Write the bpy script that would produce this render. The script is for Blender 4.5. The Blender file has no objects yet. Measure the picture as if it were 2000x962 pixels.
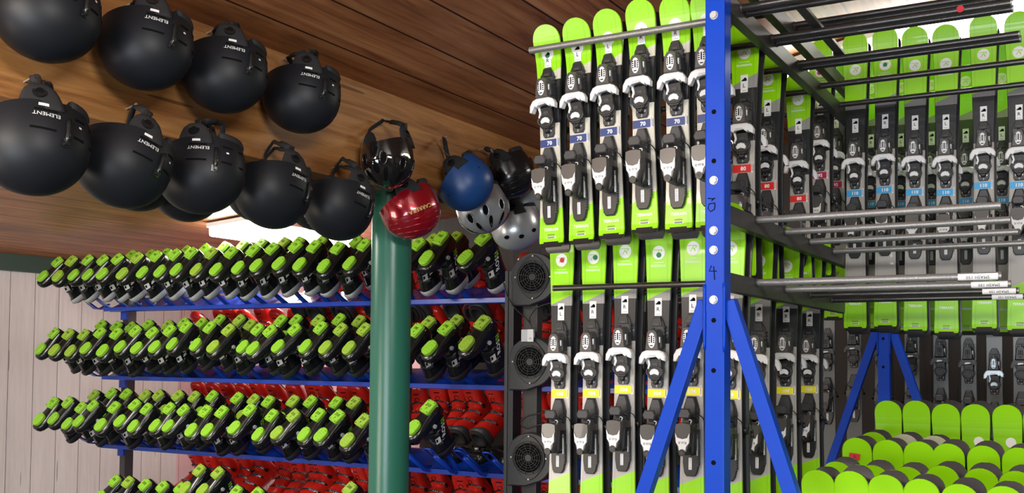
import bpy, bmesh, math, random
from mathutils import Vector, Matrix, Euler
random.seed(7)
PI = math.pi
SC = bpy.context.scene
COL = SC.collection
# ---------------------------------------------------------------- camera
F = 2000.0; YAW = math.radians(30.0); PITCH = math.radians(2.2); ROLL = math.radians(0.5)
CZ = 1.60; PPY = 697 - F*math.tan(PITCH)
cam_d = bpy.data.cameras.new('camera'); cam = bpy.data.objects.new('camera', cam_d); COL.objects.link(cam)
cam_d.sensor_width = 36; cam_d.lens = 36.0*F/2000; cam_d.shift_y = (PPY-481)/2000.0; cam_d.clip_start = .05
CM = Matrix.Rotation(YAW, 4, 'Z') @ Matrix.Rotation(PI/2+PITCH, 4, 'X') @ Matrix.Rotation(ROLL, 4, 'Z')
cam.matrix_world = Matrix.Translation((0, 0, CZ)) @ CM
SC.camera = cam
# ---------------------------------------------------------------- exposure, world, big lights
SC.view_settings.view_transform = 'Standard'; SC.view_settings.look = 'None'
SC.view_settings.gamma = 1; SC.view_settings.exposure = 0.12; SC.view_settings.use_curve_mapping = False
W = bpy.data.worlds.new('world'); SC.world = W; W.use_nodes = True
W.node_tree.nodes['Background'].inputs[0].default_value = (.85, .92, 1, 1)
W.node_tree.nodes['Background'].inputs[1].default_value = 0.3

def area(name, loc, target, sx, sy, power, col=(1, 1, 1)):
    l = bpy.data.lights.new(name, 'AREA'); l.shape = 'RECTANGLE'; l.size = sx; l.size_y = sy
    l.energy = power; l.color = col
    o = bpy.data.objects.new(name, l); COL.objects.link(o); o.location = loc
    o.rotation_euler = (Vector(target)-Vector(loc)).to_track_quat('-Z', 'Y').to_euler()
    return o
area('window_and_fill_light', (-.6, -3.0, .95), (-1.8, 3, 1.7), 2.6, 1.4, 150, (.82, .90, 1))
area('window_and_fill_light', (-4.6, -1.6, .8), (-5.0, 3.6, 2.7), 2.0, 1.2, 95, (1, .88, .74))  # warm fill added to brighten the ceiling beyond the beam, not a window
area('shop_light', (.7, .3, 2.72), (-.9, 3.2, 1.1), 1.2, .35, 60, (1, .97, .92))
area('shop_light', (-2.0, -.6, 2.5), (-4.2, 4, 1.3), 1.2, .35, 45, (1, .92, .8))
area('shop_light', (-4.6, 2.2, 2.38), (-4.8, 3.8, .9), 1.2, .35, 42, (1, .95, .88))

# ---------------------------------------------------------------- pixel -> point on a real plane
def ray(x, y):
    return (CM.to_3x3() @ Vector(((x-1000)/F, -(y-PPY)/F, -1)))
def at_d(x, y, d):
    v = ray(x, y); k = d/v.y
    return Vector((v.x*k, d, CZ+v.z*k))
def at_r(x, y, r):
    v = ray(x, y); k = r/v.x
    return Vector((r, v.y*k, CZ+v.z*k))
# ---------------------------------------------------------------- materials
def lin(c):
    return tuple(((v/255)/12.92 if v/255 <= .04045 else ((v/255+.055)/1.055)**2.4) for v in c)
def mat(name, col, rough=.5, metal=0, emit=None, es=0, coat=0, spec=.5, noise=0, nscale=40, bump=0, bscale=200):
    m = bpy.data.materials.new(name); m.use_nodes = True; n = m.node_tree; b = n.nodes['Principled BSDF']
    b.inputs['Base Color'].default_value = (*col, 1); b.inputs['Roughness'].default_value = rough
    b.inputs['Metallic'].default_value = metal; b.inputs['Coat Weight'].default_value = coat
    b.inputs['Specular IOR Level'].default_value = spec
    if emit: b.inputs['Emission Color'].default_value = (*emit, 1); b.inputs['Emission Strength'].default_value = es
    tc = n.nodes.new('ShaderNodeTexCoord')
    nz = n.nodes.new('ShaderNodeTexNoise'); nz.inputs['Scale'].default_value = nscale; n.links.new(tc.outputs['Object'], nz.inputs['Vector'])
    mx = n.nodes.new('ShaderNodeMix'); mx.data_type = 'RGBA'; k = max(noise, .04)
    mx.inputs[6].default_value = (*[c*(1-k) for c in col], 1); mx.inputs[7].default_value = (*[min(1, c*(1+k)) for c in col], 1)
    n.links.new(nz.outputs['Fac'], mx.inputs[0]); n.links.new(mx.outputs[2], b.inputs['Base Color'])
    if bump:
        n2 = n.nodes.new('ShaderNodeTexNoise'); n2.inputs['Scale'].default_value = bscale; n.links.new(tc.outputs['Object'], n2.inputs['Vector'])
        bp = n.nodes.new('ShaderNodeBump'); bp.inputs['Strength'].default_value = bump; bp.inputs['Distance'].default_value = .002
        n.links.new(n2.outputs['Fac'], bp.inputs['Height']); n.links.new(bp.outputs['Normal'], b.inputs['Normal'])
    return m

class NT:
    def __init__(s, m): s.n = m.node_tree; s.b = s.n.nodes['Principled BSDF']
    def math(s, op, a, b=None, clamp=False):
        q = s.n.nodes.new('ShaderNodeMath'); q.operation = op; q.use_clamp = clamp
        for i, v in enumerate((a, b)):
            if v is None: continue
            if isinstance(v, (int, float)): q.inputs[i].default_value = v
            else: s.n.links.new(v, q.inputs[i])
        return q.outputs[0]
    def mix(s, f, a, b):
        q = s.n.nodes.new('ShaderNodeMix'); q.data_type = 'RGBA'
        for i, v in ((0, f), (6, a), (7, b)):
            if isinstance(v, (int, float)): q.inputs[i].default_value = v
            elif isinstance(v, tuple): q.inputs[i].default_value = (*v, 1)
            else: s.n.links.new(v, q.inputs[i])
        return q.outputs[2]
    def coords(s, kind='Object'):
        t = s.n.nodes.new('ShaderNodeTexCoord'); sp = s.n.nodes.new('ShaderNodeSeparateXYZ')
        s.n.links.new(t.outputs[kind], sp.inputs[0]); return t.outputs[kind], sp.outputs

def wood(name, base, dark, light, board=.0, axis=0, groove=.004, rough=.55, gscale=1.0, along=1, off=0.0, vary=.5, glints=False):
    """boards `board` wide counted along `axis`, grain running along `along`"""
    m = mat(name, base, rough); t = NT(m); v, c = t.coords()
    mp = t.n.nodes.new('ShaderNodeMapping'); sc = [22*gscale]*3; sc[along] = 1.3*gscale; mp.inputs['Scale'].default_value = sc
    t.n.links.new(v, mp.inputs[0])
    if board:
        q = t.math('ADD', c[axis], off); idx = t.math('FLOOR', t.math('DIVIDE', q, board))
        wn = t.n.nodes.new('ShaderNodeTexWhiteNoise'); wn.noise_dimensions = '1D'; t.n.links.new(idx, wn.inputs['W'])
        cb = t.n.nodes.new('ShaderNodeVectorMath'); cb.operation = 'ADD'; t.n.links.new(mp.outputs[0], cb.inputs[0])
        sc2 = t.n.nodes.new('ShaderNodeVectorMath'); sc2.operation = 'SCALE'; t.n.links.new(wn.outputs['Color'], sc2.inputs[0]); sc2.inputs['Scale'].default_value = 30
        t.n.links.new(sc2.outputs[0], cb.inputs[1]); vec = cb.outputs[0]
    else: vec = mp.outputs[0]
    n1 = t.n.nodes.new('ShaderNodeTexNoise'); n1.inputs['Scale'].default_value = 1.0; n1.inputs['Detail'].default_value = 6; n1.inputs['Roughness'].default_value = .65; n1.inputs['Distortion'].default_value = .6
    t.n.links.new(vec, n1.inputs['Vector'])
    r = t.n.nodes.new('ShaderNodeValToRGB'); r.color_ramp.elements[0].position = .3; r.color_ramp.elements[0].color = (*dark, 1)
    r.color_ramp.elements[1].position = .72; r.color_ramp.elements[1].color = (*light, 1)
    e = r.color_ramp.elements.new(.5); e.color = (*base, 1); t.n.links.new(n1.outputs['Fac'], r.inputs[0])
    col = r.outputs[0]
    # knots and broad stains
    n3 = t.n.nodes.new('ShaderNodeTexNoise'); n3.inputs['Scale'].default_value = 2.2; n3.inputs['Detail'].default_value = 3; t.n.links.new(v, n3.inputs['Vector'])
    col = t.mix(t.math('MULTIPLY', t.math('SUBTRACT', n3.outputs['Fac'], .38), 1.5, True), col, dark)
    vo = t.n.nodes.new('ShaderNodeTexVoronoi'); vo.inputs['Scale'].default_value = .35 if along == 1 else .5
    t.n.links.new(mp.outputs[0], vo.inputs['Vector'])
    kn = t.math('LESS_THAN', vo.outputs['Distance'], .075)
    col = t.mix(t.math('MULTIPLY', kn, .75), col, tuple(x*.35 for x in dark))
    h = n1.outputs['Fac']
    if board:
        fr = t.math('FRACT', t.math('DIVIDE', q, board))
        ed = t.math('LESS_THAN', t.math('MINIMUM', fr, t.math('SUBTRACT', 1, fr)), groove/board)
        bright = t.math('ADD', 1-vary/2, t.math('MULTIPLY', wn.outputs['Value'], vary))
        cm = t.n.nodes.new('ShaderNodeVectorMath'); cm.operation = 'SCALE'; t.n.links.new(col, cm.inputs[0]); t.n.links.new(bright, cm.inputs['Scale'])
        col = t.mix(ed, cm.outputs[0], tuple(x*.18 for x in dark))
        h = t.math('SUBTRACT', h, t.math('MULTIPLY', ed, 2.5))
    t.n.links.new(col, t.b.inputs['Base Color'])
    bp = t.n.nodes.new('ShaderNodeBump'); bp.inputs['Strength'].default_value = .35; bp.inputs['Distance'].default_value = .004
    t.n.links.new(h, bp.inputs['Height']); t.n.links.new(bp.outputs['Normal'], t.b.inputs['Normal'])
    return m

M = {}
M['ceil'] = wood('ceiling_boards', lin((186, 120, 76)), lin((122, 72, 44)), lin((212, 154, 106)), .21, 0, .004, .42, 1.0, 1, .03, .35)
M['beam'] = wood('beam_wood', lin((176, 120, 66)), lin((128, 80, 40)), lin((204, 152, 94)), 0, 0, 0, .5, 1.2, 1)
M['wallw'] = wood('white_washed_boards', (.78, .75, .72), (.68, .65, .62), (.84, .81, .78), .205, 1, .0025, .6, 1.4, 2, .02, .05)
M['bouncew'] = wood('pink_bounce_boards', (.80, .50, .52), (.70, .38, .42), (.86, .62, .62), .205, 0, .0025, .6, 1.4, 2, 0, .05)  # white boards with the red boots' pink bounce put into the colour
M['green'] = mat('green_paint', lin((42, 106, 88)), .30, noise=.06, nscale=6, bump=.1, bscale=60)
M['greend'] = mat('dark_green_paint', lin((40, 70, 58)), .5)
M['blue'] = mat('blue_powder_coat', lin((0, 62, 180)), .38, spec=.2, noise=.08, nscale=12, bump=.08, bscale=80)
M['blued'] = mat('blue_rack_paint', lin((16, 62, 170)), .22, noise=.1, nscale=20)
M['steel'] = mat('black_steel_tube', (.05, .047, .046), .28, .5, coat=.5, bump=.25, bscale=500, noise=.3, nscale=200)
M['gsteel'] = mat('grey_steel_tube', (.27, .265, .26), .33, .5, bump=.3, bscale=500, noise=.4, nscale=200)
M['arm'] = mat('black_arm_tube', (.045, .043, .042), .45, bump=.15, bscale=200, noise=.25, nscale=15)
M['bolt'] = mat('zinc_bolt', (.5, .5, .5), .4, .5)
M['blk'] = mat('black_plastic', (.012, .012, .013), .35)
M['dgr'] = mat('dark_grey_plastic', (.040, .041, .044), .45)
M['mgr'] = mat('smoky_grey_plastic', (.075, .07, .066), .3, coat=.3)
M['wht'] = mat('white_plastic', (.82, .82, .83), .3)
M['pale'] = mat('pale_grey_plastic', (.58, .60, .62), .35)
M['paper'] = mat('white_label_paper', (.85, .85, .85), .5)
M['ink'] = mat('black_ink', (.006, .006, .006), .9, spec=.05)
M['whtink'] = mat('white_print', (.9, .9, .88), .5)
M['lime'] = mat('lime_rubber', lin((152, 216, 56)), .45, noise=.12, nscale=25, bump=.2, bscale=120)
M['limew'] = mat('worn_lime_rubber', lin((158, 200, 62)), .55, noise=.25, nscale=60, bump=.3, bscale=120)
M['limeink'] = mat('lime_print', lin((140, 220, 40)), .5)
M['bootb'] = mat('black_boot_shell', (.008, .009, .010), .24, coat=.2, noise=.1)
M['bootr'] = mat('red_boot_shell', lin((214, 42, 30)), .28, coat=.3, noise=.12, nscale=18)
M['fab'] = mat('black_fabric', (.014, .014, .016), .85, bump=.4, bscale=600)
M['foam'] = mat('dark_foam', (.02, .02, .022), .9)
M['matte'] = mat('matte_black_shell', (.008, .010, .014), .46, spec=.34, bump=.05, bscale=900)
M['gloss'] = mat('gloss_black_shell', (.008, .008, .009), .07, coat=1)
M['gblk'] = mat('satin_black_shell', (.010, .011, .012), .22, coat=.3)
M['redh'] = mat('metallic_red_shell', lin((150, 8, 30)), .22, .35, coat=1)
M['blueh'] = mat('blue_helmet_shell', lin((28, 70, 130)), .38, noise=.08, nscale=30)
M['silv'] = mat('silver_helmet_shell', (.42, .44, .46), .28, .45, coat=.6)
M['greyh'] = mat('grey_helmet_shell', (.30, .32, .34), .35, .2)
M['red'] = mat('red_label', lin((200, 30, 50)), .5)
M['grn'] = mat('green_label', lin((10, 120, 80)), .5)
M['glow'] = mat('lamp_diffuser', (.9, .9, .9), .5, emit=(1, .96, .9), es=9)
M['lampw'] = mat('lamp_housing', (.8, .8, .8), .4)
M['shadew'] = wood('shade_dark_boards', (.03, .022, .018), (.018, .013, .010), (.042, .032, .026), .2, 0, .004, .6, 1.0, 2)  # shade behind the racks put into the board colour
M['floor'] = mat('floor_rubber', (.06, .06, .062), .6, noise=.2, nscale=8)
M['plain'] = mat('plain_wall', (.55, .5, .44), .7)
M['cable'] = mat('black_cable', (.012, .012, .012), .4)
M['chr'] = mat('buckle_metal', (.7, .68, .66), .25, .9)
M['clear'] = mat('blue_white_binding', (.45, .58, .66), .2, coat=.4)
M['band'] = {70: mat('navy_band', lin((38, 60, 120)), .4), 80: mat('red_band', lin((226, 40, 36)), .4), 92: mat('magenta_band', lin((170, 16, 76)), .4),
             104: mat('yellow_band', lin((246, 238, 20)), .4), 110: mat('sky_blue_band', lin((50, 166, 226)), .4)}
LIME = lin((150, 222, 8))
def topsheet(name, L, tg, tb0, tb1, tt, body, grey):
    m = mat(name, body, .3); t = NT(m); v, c = t.coords(); b = t.b; b.inputs['Coat Weight'].default_value = .25
    T = t.math('SUBTRACT', L, c[2]); D = t.math('ADD', T, t.math('MULTIPLY', c[0], .42))
    col = t.mix(t.math('GREATER_THAN', D, tg), LIME, grey)
    col = t.mix(t.math('GREATER_THAN', T, tb0), col, (.018, .019, .022))
    col = t.mix(t.math('GREATER_THAN', T, tb1), col, body)
    if tt: col = t.mix(t.math('GREATER_THAN', D, tt), col, LIME)
    ax = t.math('ABSOLUTE', c[0])
    # sheen of a side ridge put into the colour as a darker line
    rd = t.math('LESS_THAN', t.math('ABSOLUTE', t.math('SUBTRACT', ax, .029)), .0012)
    sh = t.n.nodes.new('ShaderNodeVectorMath'); sh.operation = 'SCALE'; t.n.links.new(col, sh.inputs[0])
    t.n.links.new(t.math('SUBTRACT', 1, t.math('MULTIPLY', rd, .18)), sh.inputs['Scale'])
    tail = t.math('GREATER_THAN', t.math('ADD', T, t.math('MULTIPLY', t.math('GREATER_THAN', ax, .026), -.005)), L-.017)
    col = t.mix(tail, sh.outputs[0], (.016, .016, .018))
    t.n.links.new(col, b.inputs['Base Color'])
    return m
def solidsheet(name, c1, c2, L):
    m = mat(name, c1, .3); t = NT(m); v, c = t.coords()
    g = t.math('DIVIDE', c[2], L); t.n.links.new(t.mix(t.math('GREATER_THAN', g, .62), c1, c2), t.b.inputs['Base Color']); return m
# ---------------------------------------------------------------- mesh building
class MB:
    def __init__(s): s.v = []; s.f = []; s.m = []; s.s = []
    def add(s, vs, fs, mi=0, smooth=False, X=None):
        o = len(s.v)
        s.v += [tuple(X @ Vector(v)) if X else tuple(v) for v in vs]
        for f in fs: s.f.append([o+i for i in f]); s.m.append(mi); s.s.append(smooth)
        return s
    def box(s, c, d, mi=0, R=None, bev=0):
        x, y, z = [q/2 for q in d]
        if bev:
            b = min(bev, x*.9, y*.9, z*.9)
            bm = bmesh.new(); bmesh.ops.create_cube(bm, size=1)
            for v in bm.verts: v.co = Vector((v.co.x*2*x, v.co.y*2*y, v.co.z*2*z))
            bmesh.ops.bevel(bm, geom=bm.edges[:], offset=b, segments=2, affect='EDGES', profile=.6)
            vs = [v.co.copy() for v in bm.verts]; fs = [[v.index for v in f.verts] for f in bm.faces]; bm.free()
        else:
            vs = [(i, j, k) for i in (-x, x) for j in (-y, y) for k in (-z, z)]
            fs = [(0, 1, 3, 2), (4, 6, 7, 5), (0, 4, 5, 1), (2, 3, 7, 6), (0, 2, 6, 4), (1, 5, 7, 3)]
        X = Matrix.Translation(c) @ (R.to_4x4() if R else Matrix.Identity(4))
        return s.add(vs, fs, mi, False, X)
    def loft(s, rings, mi=0, smooth=True, cap0=True, cap1=True, X=None):
        n = len(rings[0]); vs = [v for r in rings for v in r]; fs = []
        for i in range(len(rings)-1):
            for j in range(n):
                k = (j+1) % n; fs.append((i*n+j, i*n+k, (i+1)*n+k, (i+1)*n+j))
        if cap0: fs.append(tuple(range(n))[::-1])
        if cap1: fs.append(tuple((len(rings)-1)*n+j for j in range(n)))
        return s.add(vs, fs, mi, smooth, X)
    def tube(s, path, r, n=8, mi=0, closed=False, flat=1.0, cap=True):
        P = [Vector(p) for p in path]; rings = []; up = None
        for i, p in enumerate(P):
            a = P[max(0, i-1)]; b = P[min(len(P)-1, i+1)]
            if closed: a = P[i-1]; b = P[(i+1) % len(P)]
            t = (b-a).normalized()
            if up is None: up = t.orthogonal().normalized()
            up = (up-t*up.dot(t)); up = up.normalized() if up.length > 1e-6 else t.orthogonal().normalized()
            w = t.cross(up); rr = r[i] if isinstance(r, (list, tuple)) else r
            rings.append([p+up*math.cos(2*PI*k/n)*rr+w*math.sin(2*PI*k/n)*rr*flat for k in range(n)])
        if closed: rings.append(rings[0]); cap = False
        return s.loft(rings, mi, True, cap, cap)
    def cyl(s, a, b, r, n=16, mi=0, r2=None, smooth=True):
        a = Vector(a); b = Vector(b); t = (b-a).normalized(); u = t.orthogonal().normalized(); w = t.cross(u); r2 = r if r2 is None else r2
        R0 = [a+u*math.cos(2*PI*k/n)*r+w*math.sin(2*PI*k/n)*r for k in range(n)]
        R1 = [b+u*math.cos(2*PI*k/n)*r2+w*math.sin(2*PI*k/n)*r2 for k in range(n)]
        s.loft([R0, R1], mi, smooth, False, False); s.add(R0, [tuple(range(n))[::-1]], mi); s.add(R1, [tuple(range(n))], mi); return s
    def build(s, name, mats, parent=None, loc=None):
        me = bpy.data.meshes.new(name); me.from_pydata(s.v, [], s.f)
        if not isinstance(mats, (list, tuple)): mats = [mats]
        for m in mats: me.materials.append(m)
        me.polygons.foreach_set('material_index', [min(i, len(mats)-1) for i in s.m]); me.polygons.foreach_set('use_smooth', s.s)
        me.update(); o = bpy.data.objects.new(name, me); COL.objects.link(o)
        if parent: o.parent = parent
        if loc is not None: o.location = loc
        return o
    def plate(s, pts, z0, z1, mi=0, ins=0, top=None, smooth=False):
        """outline pts in ski plane (x, t) ; extruded out from p=z0 to p=z1 (towards the viewer); ins = edge chamfer; top = outline scale"""
        cx = sum(p[0] for p in pts)/len(pts); ct = sum(p[1] for p in pts)/len(pts); b = ins
        w = max(abs(p[0]-cx) for p in pts); h = max(abs(p[1]-ct) for p in pts)
        sx, st = (1-b/w, 1-b/h) if top is None else top
        def rg(p, kx, kt): return [(cx+(q[0]-cx)*kx, -p, -(ct+(q[1]-ct)*kt)) for q in pts]
        rs = [rg(z0, 1, 1)]
        if top is None: rs += [rg(z1-b, 1, 1), rg(z1, sx, st)]
        else: rs += [rg(z0+(z1-z0)*.25, 1, 1), rg(z0+(z1-z0)*.8, (1+sx)/2, (1+st)/2), rg(z1, sx, st)]
        if pa(pts) > 0: rs = [r[::-1] for r in rs]
        return s.loft(rs, mi, smooth)
def pa(p): return sum(p[i][0]*p[(i+1) % len(p)][1]-p[(i+1) % len(p)][0]*p[i][1] for i in range(len(p)))
def ell(cx, ct, rx, rt, n=18): return [(cx+rx*math.cos(2*PI*i/n), ct+rt*math.sin(2*PI*i/n)) for i in range(n)]
def rrect(cx, ct, hx, ht, r, n=4):
    o = []
    for (sx, st, a0) in ((1, 1, 0), (-1, 1, 90), (-1, -1, 180), (1, -1, 270)):
        for i in range(n+1):
            a = math.radians(a0+90*i/n); o.append((cx+sx*(hx-r)+r*math.cos(a), ct+st*(ht-r)+r*math.sin(a)))
    return o
_tc = {}
def text_geo(s, size=1.0, shear=0.0, space=1.0, weight=0.0):
    """verts (x,y) centred at 0 and faces of a string"""
    k = (s, shear, space, weight)
    if k not in _tc:
        cu = bpy.data.curves.new('t', 'FONT'); cu.body = s; cu.size = 1; cu.shear = shear; cu.resolution_u = 2; cu.space_character = space; cu.offset = weight
        ob = bpy.data.objects.new('t', cu); COL.objects.link(ob); bpy.context.view_layer.update()
        me = ob.evaluated_get(bpy.context.evaluated_depsgraph_get()).to_mesh()
        vs = [(v.co.x, v.co.y) for v in me.vertices]; fs = [tuple(p.vertices) for p in me.polygons]
        xs = [v[0] for v in vs]; ys = [v[1] for v in vs]; cx = (min(xs)+max(xs))/2; cy = (min(ys)+max(ys))/2; hh = max(ys)-min(ys)
        _tc[k] = ([((x-cx)/hh, (y-cy)/hh) for x, y in vs], fs)
        bpy.data.objects.remove(ob); bpy.data.curves.remove(cu)
    vs, fs = _tc[k]
    return [(x*size, y*size) for x, y in vs], fs
def thing(name, label, cat, loc=(0, 0, 0), group=None, R=None):
    o = bpy.data.objects.new(name, None); COL.objects.link(o); o.empty_display_size = .05
    if R is not None: o.matrix_world = Matrix.Translation(loc) @ R.to_4x4()
    else: o.location = loc
    return tag(o, label, cat, group)
def tag(o, label, cat, group=None):
    o['label'] = label; o['category'] = cat
    if group: o['group'] = group
    return o
def struct(o): o['kind'] = 'structure'; return o
def tree_copy(o, parent=None, skip=()):
    c = o.copy(); COL.objects.link(c)
    if parent is not None: c.parent = parent
    for ch in o.children:
        if ch.name.split('.')[0] in skip: continue
        tree_copy(ch, c, skip)
    return c
ORD = ['first', 'second', 'third', 'fourth', 'fifth', 'sixth', 'seventh', 'eighth', 'ninth', 'tenth', 'eleventh', 'twelfth', 'thirteenth', 'fourteenth',
       'fifteenth', 'sixteenth', 'seventeenth', 'eighteenth', 'nineteenth', 'twentieth', 'twenty-first', 'twenty-second', 'twenty-third', 'twenty-fourth', 'twenty-fifth',
       'twenty-sixth', 'twenty-seventh', 'twenty-eighth', 'twenty-ninth', 'thirtieth', 'thirty-first', 'thirty-second', 'thirty-third', 'thirty-fourth']
# ================================================================ SETTING
RB = -2.5; RL = -7.0; DB = 6.3; RR = 3.2; DF = -3.6
def hc(r): return CZ+1.065+(.20*(r-RB) if r > RB else .0756*(r-RB))
b = MB(); b.box(((RL+RR)/2, (DF+DB)/2, -.05), (RR-RL+.4, DB-DF+.4, .1)); struct(b.build('floor', M['floor']))
b = MB(); prof = [(RL-.1, hc(RL-.1)), (RB, hc(RB)), (RR+.1, hc(RR+.1))]
for i in range(2):
    (a, ha), (c, hb) = prof[i], prof[i+1]
    vs = [(a, DF-.1, ha), (c, DF-.1, hb), (c, DB+.1, hb), (a, DB+.1, ha), (a, DF-.1, ha+.1), (c, DF-.1, hb+.1), (c, DB+.1, hb+.1), (a, DB+.1, ha+.1)]
    b.add(vs, [(0, 3, 2, 1), (4, 5, 6, 7), (0, 1, 5, 4), (1, 2, 6, 5), (2, 3, 7, 6), (3, 0, 4, 7)])
struct(b.build('ceiling', M['ceil']))
b = MB(); b.box((RL-.05, (DF+DB)/2, 1.25), (.1, DB-DF, 2.5)); struct(b.build('wall_left', M['wallw']))
def gable(x0, x1, y0, y1):      # wall whose top follows the sloping ceiling
    xs = [x0]+([RB] if x0 < RB < x1 else [])+[x1]; pts = [(x0, 0), (x1, 0)]+[(x, hc(x)+.01) for x in xs[::-1]]
    m = MB(); m.loft([[Vector((x, y, z)) for x, z in pts] for y in (y1, y0)], 0, False); return m
b = gable(RL, RR, DB, DB+.1); struct(b.build('wall_back', M['bouncew']))
b = MB(); b.box((RR+.05, (DF+DB)/2, hc(RR)/2), (.1, DB-DF, hc(RR)+.02)); struct(b.build('wall_right', M['plain']))
b = gable(RL, RR, DF-.1, DF); struct(b.build('wall_front', M['plain']))
b = MB(); b.box((RL+.02, (DF+DB)/2, hc(RL)-.055), (.05, DB-DF, .13)); struct(b.build('trim_1', M['greend']))
b = gable(-4.15, RR-.01, 5.91, 5.99); struct(b.build('wall_shade_backing', M['shadew']))  # added dark wall standing in for the shade at the back
# beam
bt = hc(RB)+.02; bb = CZ+.672
b = MB(); b.box((RB-.06, (DF+DB)/2, (bt+bb)/2), (.12, DB-DF-.02, bt-bb), bev=.004)
o = b.build('ceiling_beam', M['beam']); tag(o, 'long orange-brown wooden beam under the ceiling carrying the hanging helmets', 'beam')
# green column
pc = at_r(762, 700, RB-.06); b = MB(); b.cyl((0, 0, 0), (0, 0, bb-.012), .083, 48); b.cyl((0, 0, 0), (0, 0, .012), .12, 32)
tp = thing('column', 'thick round green painted steel column standing under the wooden beam', 'column', (RB-.06, pc.y, 0))
b.build('shaft', M['green'], tp); b = MB(); b.box((0, 0, bb-.006), (.115, .24, .012)); b.build('top_plate', M['green'], tp)
# ceiling lights
def ceil_light(lab, x0, x1, y0, y1, st, light):
    o = thing('ceiling_light', lab, 'ceiling light', ((x0+x1)/2, (y0+y1)/2, hc((x0+x1)/2)-.06), None,
              Matrix.Rotation(-math.atan(.20 if x0 > RB else .0756), 3, 'Y'))
    b = MB(); b.box((0, 0, .035), (x1-x0, y1-y0, .030), bev=.006); b.build('housing', M['lampw'], o)
    m = mat('lamp_diffuser_lit', (.9, .9, .9), .5, emit=(1, .96, .9), es=st)
    b = MB(); b.box((0, 0, -.010), (x1-x0-.02, y1-y0-.02, .06), bev=.018); b.build('diffuser', m, o)
    return o
ceil_light('wide fluorescent ceiling light glowing above the boot rack by helmets', -5.08, -4.68, 4.78, 5.9, 22, 0)
ceil_light('bright fluorescent ceiling light above the sky-blue marked skis', -1.25, -.1, 4.45, 4.85, 16, 0)

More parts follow.
